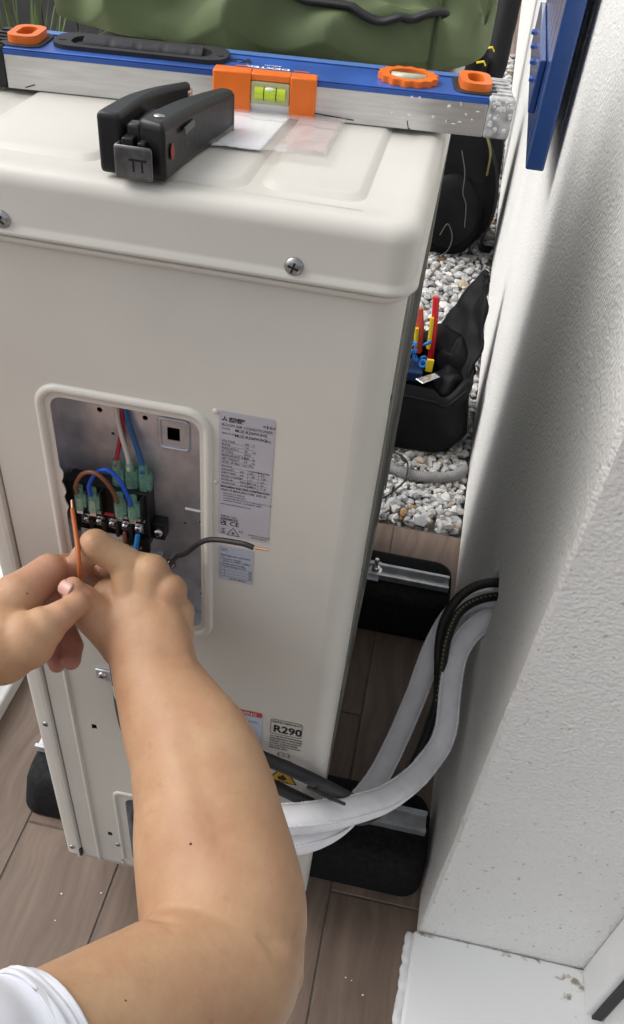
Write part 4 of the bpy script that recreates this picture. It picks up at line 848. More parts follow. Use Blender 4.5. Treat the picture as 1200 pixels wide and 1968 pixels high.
def cable(label, pts, r, mark, vside):
    t = thing('power_cable', label, 'cable', pts[1], 'black cables from the wall'); P = sm(pts, 10); n = len(P)
    MB().tube(P, [r if i < 130 else r * 1.08 for i in range(n)], 16).build('sheath', CAB, t, smooth=180)
    cam_p = camo.matrix_world.translation; mk = MB()
    for i in range(12, 75, 2):
        T = (P[i+1] - P[i-1]).normalized(); v = Vector(vside); v = (v - T * v.dot(T)).normalized(); s = T.cross(v)
        c = P[i] + v * (r + .0001); q = [c + T * a + s * b for a, b in ((-.0014, -.0012), (.0014, -.0012), (.0014, .0012), (-.0014, .0012))]; qi = [c + (x - c) * .5 for x in q]
        mk.add(q + qi, [(0, 1, 5, 4), (1, 2, 6, 5), (2, 3, 7, 6), (3, 0, 4, 7)])
    mk.build('printed_marks', mark, t, smooth=0)
    return t
cable('black power cable arching out of wall hole above the others', C1, .0062, mat('dull_red_print', (.10, .03, .035), .5), (-.3, -.5, .8))
cable('black cable with yellow dot print against the front white pipe', C2, .0058, mat('yellow_print', (.30, .27, .08), .5), (-.3, -.5, .8))
sw = thing('thin_black_wire', 'thin black wire end with cut tip pointing onto the white pipe', 'wire', (.02, -.04, .44))
MB().tube(sm([(-.016, -.014, .418), (-0.0050, -0.0175, 0.4200), (0.0087, -0.018, 0.4134), (0.017, -0.013, 0.402), (0.0238, -0.009, 0.3927)], 8), .0018, 10).build('insulation', CAB, sw, smooth=180)
MB().lathe([(.0013, 0), (.0013, .0012)], (.0237, -.0091, .3928), (.58, .34, -.74), 10).build('cut_tip', mat('pale_tip', (.5, .5, .48), .5), sw)
# conductors being connected
bw = thing('black_conductor', 'black wire with bare copper tip sticking out across the labels', 'wire', (-.15, .02, .66))
MB().tube(sm([(-.166, .022, .648), (-.1585, .010, .672), (-.1475, -.004, .699), (-.136, -.014, .716), (-.1165, -.022, .7425), (-.0905, -.028, .7520), (-.0790, -.030, .7522)], 10), .0021, 12).build('insulation', CAB, bw, smooth=180)
MB().tube([(-.0792, -.030, .7522), (-.0675, -.0305, .7528)], .0009, 8).build('copper_tip', mat('copper', (.72, .38, .22), .3, metal=1), bw, smooth=60)
ow = thing('orange_conductor', 'orange wire with stripped end held upright between finger and thumb', 'wire', (-.2, -.06, .70))
MB().tube(sm([(-.2247, -.0160, .7424), (-0.2235, -0.0186, 0.7413), (-0.2139, -0.0366, 0.7409), (-0.2051, -0.0538, 0.7377), (-0.2015, -0.0622, 0.7279), (-0.2036, -0.0588, 0.71), (-0.2081, -0.0469, 0.6787), (-0.2007, -0.0532, 0.6631)], 10), .0018, 12).build('insulation', WOR, ow, smooth=180)
MB().tube([(-.2245, -.0164, .7425), (-.2275, -.0098, .7450)], .0011, 8).build('stripped_core', mat('dull_copper', (.45, .24, .14), .45, metal=.6), ow)
# ---------------------------------------------------------------- on the gravel
CLO = mat('black_nylon', (.006, .006, .0075), .6, var=.3, vscale=20, bump=.3, bscale=500, bdist=.0006, spec=.2)
tbg = thing('tool_bag', 'open black tool bag full of tools on the gravel behind the unit', 'tool bag', (.02, 1.26, 0))
def bag_ring(i, z, wob, sd):
    return [(x + .013*mnoise.noise(Vector((x*14, z*16 + y*9, sd))), y + .015*mnoise.noise(Vector((x*13, y*9 + z*17, sd + 3))), z + 1.5*wob * mnoise.noise(Vector((x*16, y*16, sd + 5)))) for x, y in rrect(-.13 + i, .146 - i - .02*(z < .01), 1.124 + i, 1.378 - i, .07, 12)]
rs = [bag_ring(.02, .0, 0, 1), bag_ring(.003, .012, 0, 1), bag_ring(-.006, .05, 0, 1), bag_ring(-.007, .09, 0, 1), bag_ring(.002, .13, .010, 1), bag_ring(-.002, .155, .018, 1), bag_ring(.004, .178, .026, 1), bag_ring(.012, .184, .026, 1), bag_ring(.020, .165, .018, 1), bag_ring(.022, .08, 0, 1), bag_ring(.03, .05, 0, 1)]
MB().loft(rs).build('bag_shell', CLO, tbg, smooth=70)
MB().tube(bag_ring(.001, .166, .021, 1) + bag_ring(.001, .166, .021, 1)[:1], .004, 8, False).build('rim_piping', CLO, tbg, smooth=180)
fl_ = MB(); vs = []
for j in range(21):
    for i in range(13):
        u, v = i/12, j/20
        a = Vector((.060, 1.385, .19)).lerp(Vector((.139, 1.415, .350)), v); b = Vector((.138, 1.20, .145)).lerp(Vector((.155, 1.37, .345)), min(1, v*1.02))
        p = a.lerp(b, u); p.z += .012*mnoise.noise(Vector((u*3, v*5, 2))); p.x += .016*mnoise.noise(Vector((u*3, v*4, 8))) + .016*math.sin(v*math.pi)*u - .01
        vs.append(p)
fl_.add(vs, [(j*13+i, j*13+i+1, (j+1)*13+i+1, (j+1)*13+i) for j in range(20) for i in range(12)])
f_ = fl_.build('flap', CLO, tbg, smooth=180); s_ = f_.modifiers.new('s', 'SOLIDIFY'); s_.thickness = .006
lump = MB().ell((.068, 1.325, .185), (.055, .045, .05), 20, 12); lump.v = [tuple(Vector(p) + Vector((.012*mnoise.noise(Vector(p)*22), .012*mnoise.noise(Vector(p)*22 + Vector((5, 5, 5))), .016*mnoise.noise(Vector(p)*18)))) for p in lump.v]
lump.build('inner_pouch', CLO, tbg, smooth=180)
for (cx2, cy2, cz2), rad, sd in (((.105, 1.30, .175), (.045, .06, .045), 31), ((.10, 1.22, .150), (.040, .045, .035), 47), ((-.02, 1.345, .175), (.06, .035, .045), 53)):
    q_ = MB().ell((cx2, cy2, cz2), rad, 24, 16); q_.v = [tuple(Vector(p) + Vector((.016*mnoise.noise(Vector(p)*26 + Vector((sd, 0, 0))), .014*mnoise.noise(Vector(p)*24 + Vector((0, sd, 0))), .020*mnoise.noise(Vector(p)*28 + Vector((0, 0, sd)))))) for p in q_.v]
    q_.build('cloth_fold', CLO, tbg, smooth=180)
pl_ = thing('pliers', 'red and yellow handled pliers standing in the black tool bag', 'pliers', (.03, 1.29, .14))
MB().tube(sm([(.044, 1.285, .17), (.040, 1.288, .23), (.034, 1.295, .285), (.030, 1.30, .318)], 6), .0075, 12).build('handle', mat('red_grip', (.55, .012, .02), .4), pl_, smooth=60)
MB().tube(sm([(.034, 1.277, .20), (.0325, 1.28, .24), (.0295, 1.283, .275)], 6), .005, 10).build('handle_inlay', mat('yellow_grip', (.70, .50, .02), .4), pl_, smooth=60)
MB().tube(sm([(.012, 1.29, .18), (.006, 1.292, .24), (-.004, 1.298, .285)], 6), .010, 12).build('handle', mat('red_orange_grip', (.55, .07, .04), .4), pl_, smooth=60)
MB().tube(sm([(.004, 1.279, .20), (.000, 1.28, .245)], 6), .005, 10).build('handle_inlay', mat('yellow_grip', (.70, .50, .02), .4), pl_)
bcl = thing('blue_clips', 'handful of bright blue plastic pipe clips in the tool bag', 'clips', (.01, 1.23, .15))
CBL = mat('clip_blue', (.01, .16, .50), .3)
tr_ = MB().bb(-.06, .032, 1.20, 1.26, .150, .178).xf(Matrix.Translation((0, 0, 0))).build('clip_tray', mat('tray_blue', (.012, .035, .10), .5), bcl, bevel=.004)
rg = random.Random(11)
for k in range(16):
    c = Vector((rg.uniform(-.03, .030), rg.uniform(1.205, 1.255), rg.uniform(.185, .232))); ax = Vector((rg.uniform(-1, 1), rg.uniform(-1, 1), rg.uniform(-1, 1))).normalized(); a = ax.orthogonal().normalized(); b = ax.cross(a)
    MB().tube([c + (a*math.cos(R(q)) + b*math.sin(R(q))) * .008 for q in range(0, 361, 30)], .0035, 7, False).build('clip', CBL, bcl, smooth=180)
fo = thing('foil_sachet', 'silver foil sachet lying in the mouth of the black tool bag', 'sachet', (.045, 1.19, .17))
sheet('foil', [(.018, 1.165), (.060, 1.205), (.073, 1.192), (.036, 1.150)], mat('foil', (.62, .62, .63), .22, metal=.9, bump=.6, bscale=60, bdist=.004), fo, .182, .012, 3, 14, 14)
ys_ = tag(MB().bb(.036, .052, 1.215, 1.222, .175, .206).build('yellow_card', mat('yellow_grip', (.70, .50, .02), .4), bevel=.001), 'small yellow plastic piece tucked in the tool bag below the pliers', 'plastic piece')
# backpack
bp_ = thing('backpack', 'black backpack with hanging cords on the gravel beyond the tool bag', 'backpack', (.08, 2.4, 0))
mb = MB(); rs = []
for z, i in ((0, .03), (.015, .008), (.1, -.006), (.22, 0), (.33, .006), (.42, .02), (.47, .045), (.485, .08)):
    rs.append([(x + .016*mnoise.noise(Vector((x*9, y*7, z*9))), y + .02*mnoise.noise(Vector((x*9 + 4, y*7, z*11))), z) for x, y in rrect(-.12 + i, .165 - i + (-.05 if z < .1 else 0), 2.24 + i, 2.55 - i, .06, 10)])
mb.loft(rs).build('pack_body', CLO, bp_, smooth=180)
MB().ell((.03, 2.235, .16), (.10, .035, .12), 20, 14).build('front_pocket', CLO, bp_, smooth=180)
CRD = mat('grey_cord', (.10, .095, .08), .7)
MB().tube(sm([(.03, 2.20, .36), (.052, 2.19, .30), (.058, 2.19, .24), (.075, 2.2, .20), (.085, 2.2, .13)], 8), .0018, 6).build('cord', CRD, bp_)
MB().tube(sm([(.012, 2.185, .10), (.03, 2.18, .14), (.052, 2.18, .10), (.045, 2.185, .05), (.012, 2.19, .02)], 8), .0018, 6).build('cord', CRD, bp_)
MB().tube(sm([(.10, 2.22, .40), (.15, 2.2, .30), (.165, 2.21, .18), (.15, 2.25, .06), (.19, 2.32, .02)], 8), .012, 8, prof=[(1, .15), (-1, .15), (-1, -.15), (1, -.15)]).build('shoulder_strap', CLO, bp_)
MB().tube(sm([(.09, 2.2, .42), (.115, 2.19, .37), (.12, 2.2, .30)], 8), .006, 6, prof=[(1, .2), (-1, .2), (-1, -.2), (1, -.2)]).build('strap_label', mat('yellow_stitch', (.16, .15, .04), .6), bp_)
# tripod bags leaning further back
def long_bag(label, pts, r, sd):
    t = thing('tripod_bag', label, 'bag', (pts[0][0], pts[0][1], 0)); P = sm(pts, 10)
    MB().tube([p + Vector((.006*mnoise.noise(p*12 + Vector((sd, 0, 0))), 0, 0)) for p in P], [r * (1 + .10*mnoise.noise(Vector((i*.35, sd, 0)))) * (1 if 2 < i < len(P)-3 else .8) for i in range(len(P))], 18).build('bag_tube', CLO, t, smooth=180); return t
lb1 = long_bag('long black padded bag leaning upright beyond the backpack, yellow stripes', [(.075, 3.05, 0.0), (.088, 3.2, .22), (.103, 3.45, .42), (.125, 3.75, .66), (.135, 3.85, .75)], .052, 1)
for q in (.0, .045): MB().tube([Vector((.045 + q*.5, 3.185 + q*.8, .375 + q)) + Vector((.02*math.cos(R(a)), .008, .02*math.sin(R(a)))) for a in (150, 60, 10)], .010, 6, prof=[(1, .2), (-1, .2), (-1, -.2), (1, -.2)]).build('yellow_stripe', mat('stripe_yellow', (.75, .58, .02), .5), lb1)
long_bag('short black padded bag slumped beside the long leaning bag', [(.01, 3.15, .0), (.012, 3.2, .18), (.015, 3.25, .33), (.02, 3.3, .41)], .058, 6)
# carton on the far terrace
tag(MB().add([(-.06, 6.3, .02), (.17, 6.42, .02), (.20, 6.95, .10), (-.09, 6.9, .12), (-.06, 6.3, .026), (.17, 6.42, .026), (.20, 6.95, .106), (-.09, 6.9, .126)], [(0,3,2,1),(4,5,6,7),(0,1,5,4),(1,2,6,5),(2,3,7,6),(3,0,4,7)]).build('cardboard_sheet', mat('cardboard', (.42, .29, .16), .8, var=.1), smooth=0), 'tan cardboard sheet lying on the far terrace', 'cardboard')
# conduit and thin cable on the gravel
cd = [Vector((-.20, 1.16, .012)), Vector((-.12, 1.11, .013)), Vector((-.041, 1.076, .016)), Vector((.018, 1.044, .012)), Vector((.06, 1.037, .012)), Vector((.119, 1.045, .014)), Vector((.150, 1.065, .012)), Vector((.166, 1.10, .008))]
CP = sm(cd, 24); tag(MB().tube(CP, [.0125 + (.0009 if i % 2 else -.0006) for i in range(len(CP))], 14).build('corrugated_conduit', mat('conduit_grey', (.25, .25, .25), .6, var=.25, vscale=40), smooth=60), 'grey corrugated conduit half buried in the gravel', 'conduit')
tag(MB().tube(sm([(-.02, 1.12, .012), (.019, 1.087, .022), (.036, 1.045, .034), (.038, 1.01, .026), (.035, 0.994, .022), (.016, .961, .018), (-.004, .937, .014), (-.05, .92, .012)], 10), .0022, 8).build('thin_cable', CAB, smooth=180), 'thin black cable looping over the conduit on the gravel', 'cable')
# crumbs on floor and sill
CRU = mat('white_crumb', (.78, .74, .70), .8)
for (x, y), s, lab in (((-.33, -.008), .0016, 'white plaster crumb on the plank left of the forearm, middle of the plank'), ((-.278, .005), .0016, 'white plaster crumb beside the plank joint left of the forearm'), ((-.324, -.043), .0013, 'white plaster crumb nearest the sleeve on the left planks'),
        ((.096, -.044), .0015, 'white plaster crumb on the dark planks nearest the sill'), ((.079, -.030), .0010, 'right one of two tiny crumbs close together right of the elbow'), ((.071, -.028), .0012, 'left one of two tiny crumbs close together right of the elbow')):
    e = MB().ell((x, y, s*.4), (s, s*.7, s*.5), 8, 6); e.v = [tuple(Vector(p) + Vector((1, 1, 0)) * (.25*s*mnoise.noise(Vector(p)*900))) for p in e.v]
    tag(e.build('plaster_crumb', CRU), lab, 'crumb', 'plaster crumbs on the floor')
# ================================================================== PERSON (kneeling left of the viewer, arms reaching to the terminals)
def skin_material():
    m = mat('skin', (.52, .315, .21), .5, sss=.12, bump=.45, bscale=170, bdist=.0009, spec=.4)
    n, l = m.node_tree.nodes, m.node_tree.links; b = n['Principled BSDF']; tc = n.new('ShaderNodeTexCoord')
    t = n.new('ShaderNodeTexNoise'); t.inputs['Scale'].default_value = 17; t.inputs['Detail'].default_value = 9; t.inputs['Roughness'].default_value = .62; l.new(tc.outputs['Object'], t.inputs[0])
    r = n.new('ShaderNodeValToRGB'); e = r.color_ramp.elements
    e[0].position = .30; e[0].color = (.405, .212, .118, 1); e[1].position = .68; e[1].color = (.515, .326, .188, 1)
    l.new(t.outputs['Fac'], r.inputs[0])
    t2 = n.new('ShaderNodeTexNoise'); t2.inputs['Scale'].default_value = 95; t2.inputs['Detail'].default_value = 3; l.new(tc.outputs['Object'], t2.inputs[0])
    r2 = n.new('ShaderNodeValToRGB'); r2.color_ramp.elements[0].position = .24; r2.color_ramp.elements[1].position = .36; r2.color_ramp.elements[0].color = (.74, .62, .56, 1)
    l.new(t2.outputs['Fac'], r2.inputs[0])
    t3 = n.new('ShaderNodeTexNoise'); t3.inputs['Scale'].default_value = 42; t3.inputs['Detail'].default_value = 6; l.new(tc.outputs['Object'], t3.inputs[0])
    m3 = n.new('ShaderNodeMapRange'); m3.inputs['From Min'].default_value = .52; m3.inputs['From Max'].default_value = .72; m3.inputs['To Max'].default_value = .32; l.new(t3.outputs['Fac'], m3.inputs[0])
    x3 = n.new('ShaderNodeMix'); x3.data_type = 'RGBA'; x3.inputs[7].default_value = (.47, .225, .15, 1); l.new(m3.outputs[0], x3.inputs[0]); l.new(r.outputs[0], x3.inputs[6]); r = x3
    # fingers and palms are pinker than the forearms
    at = n.new('ShaderNodeAttribute'); at.attribute_name = 'flush'
    mf = n.new('ShaderNodeMix'); mf.data_type = 'RGBA'; mf.inputs[7].default_value = (.47, .215, .165, 1); l.new(at.outputs['Fac'], mf.inputs[0]); l.new(r.outputs[2], mf.inputs[6])
    mx = n.new('ShaderNodeMix'); mx.data_type = 'RGBA'; mx.blend_type = 'MULTIPLY'; mx.inputs[0].default_value = .3
    l.new(mf.outputs[2], mx.inputs[6]); l.new(r2.outputs[0], mx.inputs[7]); l.new(mx.outputs[2], b.inputs['Base Color'])
    return m
SKIN = skin_material()
person = thing('person', 'person in white t-shirt, both bare arms reaching to the terminals holding an orange wire', 'person', (-.42, -.62, 0))
VIEW = camo.matrix_world.translation.copy()
def limb(mb, ch, seg=72, n=10):
    """smooth tapered limb; each entry x, y, z, r, flatness along a fixed normal"""
    P = sm([c[:3] for c in ch], n); Rr = sm([(c[3], c[4] if len(c) > 4 else 1, 0) for c in ch], n); N = len(P); rings = []
    nrm = Vector((-.05, -.55, .8))
    for i in range(N):
        T = (P[min(i+1, N-1)] - P[max(i-1, 0)]).normalized(); u = (nrm - T * nrm.dot(T)).normalized(); s = T.cross(u)
        r, fl = Rr[i].x, Rr[i].y
        rings.append([P[i] + s * (r*math.cos(2*math.pi*k/seg)) + u * (r*fl*math.sin(2*math.pi*k/seg)) for k in range(seg)])
    mb.loft(rings)
    return P, [q.x for q in Rr]
def digit(mb, ch, g=1.03):
    for i, c in enumerate(ch):
        mb.ell(c[:3], (c[3]*g,)*3, 18, 12)
        if i + 1 < len(ch):
            d = ch[i+1]; a, b = Vector(c[:3]), Vector(d[:3]); mb.tube([a.lerp(b, q/6) for q in range(7)], [(c[3] + (d[3] - c[3])*q/6) * g * (1 - .05*math.sin(math.pi*q/6)) for q in range(7)], 18)
RA = [(-0.1554, -0.0680, 0.6900, 0.0325, 0.56), (-0.1418, -0.0846, 0.6804, 0.0318, 0.74), (-0.1314, -0.102, 0.6715, 0.0325, 0.80), (-0.1113, -0.1247, 0.6614, 0.0398, 0.82), (-0.0915, -0.1454, 0.6536, 0.0456, 0.88), (-0.0758, -0.1692, 0.6444, 0.0489, 0.92), (-0.0642, -0.1939, 0.6378, 0.0518, 0.92), (-0.0521, -0.2174, 0.6323, 0.0535, 0.92), (-0.0424, -0.2373, 0.6283, 0.0532, 0.95), (-0.0356, -0.2547, 0.623, 0.0500, 0.98)]
RU = [(-.0290, -.2500, .622, .0455), (-0.0376, -0.2692, 0.6251, 0.0500, 1), (-0.0579, -0.2963, 0.6427, 0.0474, 1), (-0.0844, -0.3282, 0.6632, 0.0473, 1), (-0.1082, -0.3583, 0.6855, 0.0475, 1), (-0.1380, -0.3990, 0.7180, 0.050, 1), (-.175, -.450, .755, .056, 1), (-.215, -.495, .780, .062, 1)]
RH = [[(-0.1572, -0.0744, 0.6727, 0.0167), (-0.1742, -0.0389, 0.7179, 0.013), (-0.1975, -0.0408, 0.734, 0.0121), (-0.209, -0.0409, 0.7173, 0.0099), (-0.2116, -0.0422, 0.7071, 0.0086)],
      [(-0.1499, -0.0737, 0.674, 0.0174), (-0.1544, -0.0405, 0.7164, 0.0138), (-0.1883, -0.0165, 0.6951, 0.0116), (-0.2071, -0.0129, 0.6714, 0.0103), (-0.2134, -0.0165, 0.6608, 0.0086)],
      [(-0.1418, -0.0735, 0.6732, 0.0166), (-0.1386, -0.0473, 0.7066, 0.0134), (-0.1663, -0.0192, 0.6847, 0.0113), (-0.1869, -0.0148, 0.6621, 0.0099), (-0.1945, -0.0201, 0.6541, 0.0086)],
      [(-0.1347, -0.0728, 0.6715, 0.0151), (-0.1297, -0.0522, 0.6909, 0.0115), (-0.152, -0.0249, 0.6702, 0.0101), (-0.1696, -0.0211, 0.6527, 0.0086), (-0.1765, -0.0254, 0.6458, 0.0078)],
      [(-0.1659, -0.0761, 0.6689, 0.0183), (-0.189, -0.0745, 0.695, 0.0148), (-0.1966, -0.0737, 0.7105, 0.0111), (-0.2027, -0.0735, 0.7176, 0.0095)],
      [(-0.1596, -0.0655, 0.6861, 0.0213), (-0.1558, -0.0486, 0.6895, 0.0193)], [(-0.1735, -0.0695, 0.6834, 0.0198), (-0.1846, -0.0528, 0.6916, 0.0152)],
      [(-0.1297, -0.0522, 0.6909, 0.0115), (-0.1268, -0.0645, 0.6827, 0.0119), (-0.1297, -0.079, 0.6744, 0.0149)]]
LA = [(-.52, -.505, .80, .062, 1), (-.515, -.46, .765, .054, 1), (-.505, -.41, .725, .047, 1), (-.485, -.350, .69, .045, 1), (-.455, -.305, .68, .0455, .96), (-.405, -.255, .690, .044, .95), (-.345, -.200, .699, .040, .88), (-0.2905, -0.155, 0.702, 0.0352, 0.72), (-.262, -.130, .701, .0338, .64), (-0.2431, -0.1132, 0.6995, 0.0325, 0.6), (-0.2338, -0.1005, 0.6975, 0.0265, 0.6)]
LHD = [[(-0.2385, -0.1227, 0.6989, 0.0265), (-0.2206, -0.1173, 0.7055, 0.0208), (-0.2115, -0.1083, 0.7114, 0.0154), (-0.2024, -0.0963, 0.7146, 0.0108), (-0.1957, -0.0842, 0.7152, 0.0094)],
       [(-0.2548, -0.104, 0.7039, 0.0220), (-0.2411, -0.0866, 0.7126, 0.0174), (-0.2289, -0.0572, 0.7138, 0.0131), (-0.2228, -0.0326, 0.6968, 0.0102), (-0.2158, -0.0247, 0.679, 0.0088)],
       [(-0.2511, -0.0992, 0.6937, 0.0229), (-0.2477, -0.0798, 0.6849, 0.0158), (-0.2385, -0.0486, 0.6809, 0.0123), (-0.2276, -0.0417, 0.6676, 0.0104), (-0.2171, -0.0453, 0.6621, 0.0084)],
       [(-0.2522, -0.0999, 0.6855, 0.0212), (-0.2461, -0.0761, 0.6661, 0.0145), (-0.2281, -0.0547, 0.647, 0.0109), (-0.2128, -0.0703, 0.6455, 0.0087), (-0.2093, -0.0823, 0.6436, 0.0077)],
       [(-0.2511, -0.1036, 0.6812, 0.0192), (-0.2438, -0.0872, 0.661, 0.0128), (-0.2335, -0.0691, 0.6376, 0.0088), (-0.2231, -0.0805, 0.6324, 0.0072)],
       [(-0.2479, -0.1057, 0.6935, 0.0295), (-0.2401, -0.0891, 0.6915, 0.0193)]]
# skin creases (+) and knuckles, tendons (-): ends, depth, width, optional middle
RELIEF = [
    ((-0.0898, -0.2652, 0.6517), (-0.0618, -0.2661, 0.6846), 0.0022, 0.0035, (-0.0764, -0.2654, 0.6738)),
    ((-0.0844, -0.2719, 0.6586), (-0.0642, -0.2727, 0.6851), 0.0009, 0.003),
    ((-0.1992, -0.1029, 0.7354), (-0.1918, -0.1111, 0.7358), 0.0009, 0.0016),
    ((-0.1987, -0.1, 0.7341), (-0.1913, -0.1078, 0.7334), 0.0008, 0.0015),
    ((-0.1997, -0.1055, 0.7371), (-0.1931, -0.1132, 0.7367), 0.0006, 0.0015),
    ((-0.2263, -0.1105, 0.7305), (-0.2145, -0.112, 0.7318), 0.0016, 0.0025),
    ((-0.2221, -0.0902, 0.7332), (-0.2126, -0.0998, 0.7256), 0.0012, 0.0022),
    ((-0.2275, -0.0882, 0.7361), (-0.2213, -0.0902, 0.733), 0.0008, 0.0018),
    ((-0.2188, -0.0592, 0.7312), (-0.2127, -0.064, 0.725), 0.0012, 0.002),
    ((-0.2181, -0.0567, 0.7295), (-0.2125, -0.0611, 0.7238), 0.0008, 0.0016),
    ((-0.1995, -0.0439, 0.7459), (-0.1892, -0.0569, 0.7449), -0.0008, 0.005),
    ((-0.1688, -0.0504, 0.7344), (-0.1679, -0.0533, 0.731), -0.0007, 0.008),
    ((-0.1478, -0.0536, 0.734), (-0.1471, -0.0561, 0.7312), -0.0007, 0.008),
    ((-0.1335, -0.0598, 0.7222), (-0.133, -0.0615, 0.7202), -0.0006, 0.008),
    ((-0.1495, -0.0901, 0.7053), (-0.1661, -0.0556, 0.7283), -0.0005, 0.004),
    ((-0.141, -0.0918, 0.7069), (-0.1482, -0.0576, 0.7297), -0.0005, 0.004),
    ((-0.1338, -0.0902, 0.7062), (-0.1342, -0.064, 0.7191), -0.0004, 0.004),
    ((-0.1503, -0.078, 0.7115), (-0.1595, -0.0516, 0.7288), 0.0004, 0.005),
    ((-0.139, -0.0765, 0.7132), (-0.1414, -0.056, 0.7245), 0.0004, 0.005),
    ((-0.1663, -0.1002, 0.6782), (-0.1139, -0.0952, 0.6948), 0.0007, 0.003, (-0.1366, -0.103, 0.6937)),
    ((-0.1959, -0.066, 0.7206), (-0.178, -0.0722, 0.7142), 0.0014, 0.004),
    ((-0.193, -0.0764, 0.7266), (-0.1872, -0.0836, 0.7237), 0.0007, 0.0018),
    ((-0.1107, -0.0903, 0.7), (-0.1103, -0.0915, 0.6986), -0.002, 0.009),
    ((-0.1248, -0.122, 0.6844), (-0.0908, -0.181, 0.6784), -0.0012, 0.012),
    ((-0.0897, -0.1606, 0.6966), (-0.0539, -0.212, 0.6839), 0.0012, 0.01),
    ((0.0048, -0.263, 0.6565), (0.0104, -0.2661, 0.6524), -0.002, 0.012),
]
def build_body():
    mb = MB()
    limb(mb, RA); limb(mb, RU); limb(mb, LA)
    mb.ell(RA[-1][:3], (.049,)*3, 20, 14)
    for c in RH + LHD: digit(mb, c)
    limb(mb, [(-.1610, -.0500, .6990, .026, .58), (-.1565, -.0640, .6920, .030, .60), (-.1490, -.0770, .6845, .0305, .64), (-.1400, -.0890, .6780, .0300, .70)])   # back of the hand
    mb.ell((-.005, -.2575, .6105), (.020, .020, .020), 16, 12)                       # point of the elbow
    # torso, neck and head
    sec = [((-.43, -.74, .30), .17, .13), ((-.43, -.73, .40), .155, .115), ((-.425, -.70, .52), .155, .11), ((-.41, -.64, .64), .17, .115), ((-.39, -.575, .74), .175, .105), ((-.375, -.535, .805), .15, .08), ((-.37, -.52, .845), .075, .065), ((-.367, -.50, .90), .056, .058)]
    mb.loft([[Vector(c) + Vector((a*math.cos(2*math.pi*k/32), b*math.sin(2*math.pi*k/32), -.25*b*math.sin(2*math.pi*k/32)*(1 if c[2] > .45 else 0))) for k in range(32)] for c, a, b in sec])
    hd = Matrix.Translation((-.355, -.455, .985)) @ Matrix.Rotation(R(-20), 4, 'Z') @ Matrix.Rotation(R(-38), 4, 'X')   # local +Y is the face
    h = MB(); h.ell((0, -.012, .015), (.076, .094, .098), 28, 20); h.ell((0, .028, -.045), (.056, .058, .062), 24, 16); h.ell((0, .065, -.085), (.026, .022, .018), 16, 10)
    h.tube([(0, .083, .025), (0, .095, .0), (0, .103, -.022)], [.009, .012, .015], 12); h.ell((0, .100, -.024), (.017, .012, .011), 12, 8)
    h.ell((0, .083, -.052), (.024, .010, .006), 14, 8); h.ell((0, .081, -.062), (.021, .010, .006), 14, 8); h.ell((0, .072, .030), (.048, .016, .010), 16, 8)
    for s in (-1, 1): h.ell((s*.076, -.012, -.005), (.010, .020, .032), 14, 10)
    h.xf(hd); mb.add(h.v, h.f)
    me = mb.mesh('body_raw'); o = bpy.data.objects.new('raw', me); COL.objects.link(o)
    rm = o.modifiers.new('r', 'REMESH'); rm.mode = 'VOXEL'; rm.voxel_size = .0016; rm.use_smooth_shade = True
    s = o.modifiers.new('s', 'SMOOTH'); s.factor = .5; s.iterations = 9
    me2 = bpy.data.meshes.new_from_object(o.evaluated_get(bpy.context.evaluated_depsgraph_get()))
    bpy.data.objects.remove(o)
    co = np.empty(len(me2.vertices)*3, np.float32); me2.vertices.foreach_get('co', co); co = co.reshape(-1, 3)
    nr = np.empty(len(co)*3, np.float32); me2.vertices.foreach_get('normal', nr); nr = nr.reshape(-1, 3)
    def relief(a, b, depth, wd, c=None):
        pts = [np.array(a), np.array(b)] if c is None else [np.array(a), np.array(c), np.array(b)]
        dmin = np.full(len(co), 9.0)
        for p0, p1 in zip(pts[:-1], pts[1:]):
            d = p1 - p0; t_ = np.clip(((co - p0) @ d) / (d @ d), 0, 1); dmin = np.minimum(dmin, np.linalg.norm(co - (p0 + t_[:, None] * d), axis=1))
        return nr * (-depth * np.exp(-(dmin / wd) ** 2))[:, None]
    disp = np.zeros_like(co)
    for rl in RELIEF: disp += relief(*rl)
    co += disp.astype(np.float32); me2.vertices.foreach_set('co', co.reshape(-1)); me2.update()
    fl = np.zeros(len(co), np.float32)
    for c, w_, sp_ in [((-.216, -.030, .699), .8, .017), ((-.203, -.0735, .7176), .55, .013), ((-.211, -.080, .645), 1.0, .02), ((-.222, -.080, .637), 1.0, .018), ((-.230, -.060, .710), .6, .022), ((-.238, -.055, .680), .9, .025), ((-.2, -.09, .712), .25, .02)]:
        fl = np.maximum(fl, w_ * np.exp(-((co - np.array(c)) ** 2).sum(1) / (2 * sp_ ** 2)))
    at = me2.attributes.new('flush', 'FLOAT', 'POINT'); at.data.foreach_set('value', fl)
    return link('body', me2, SKIN, person, smooth=180), hd
body_o, HD = build_body()
def on_skin(x, y, z):
    """point on the skin seen from the viewer's side above (x, y, z)"""
    d = (Vector((x, y, z)) - VIEW).normalized(); ok, loc, nrm, _ = body_o.ray_cast(VIEW, d); return (loc, nrm) if ok else (Vector((x, y, z)), -d)
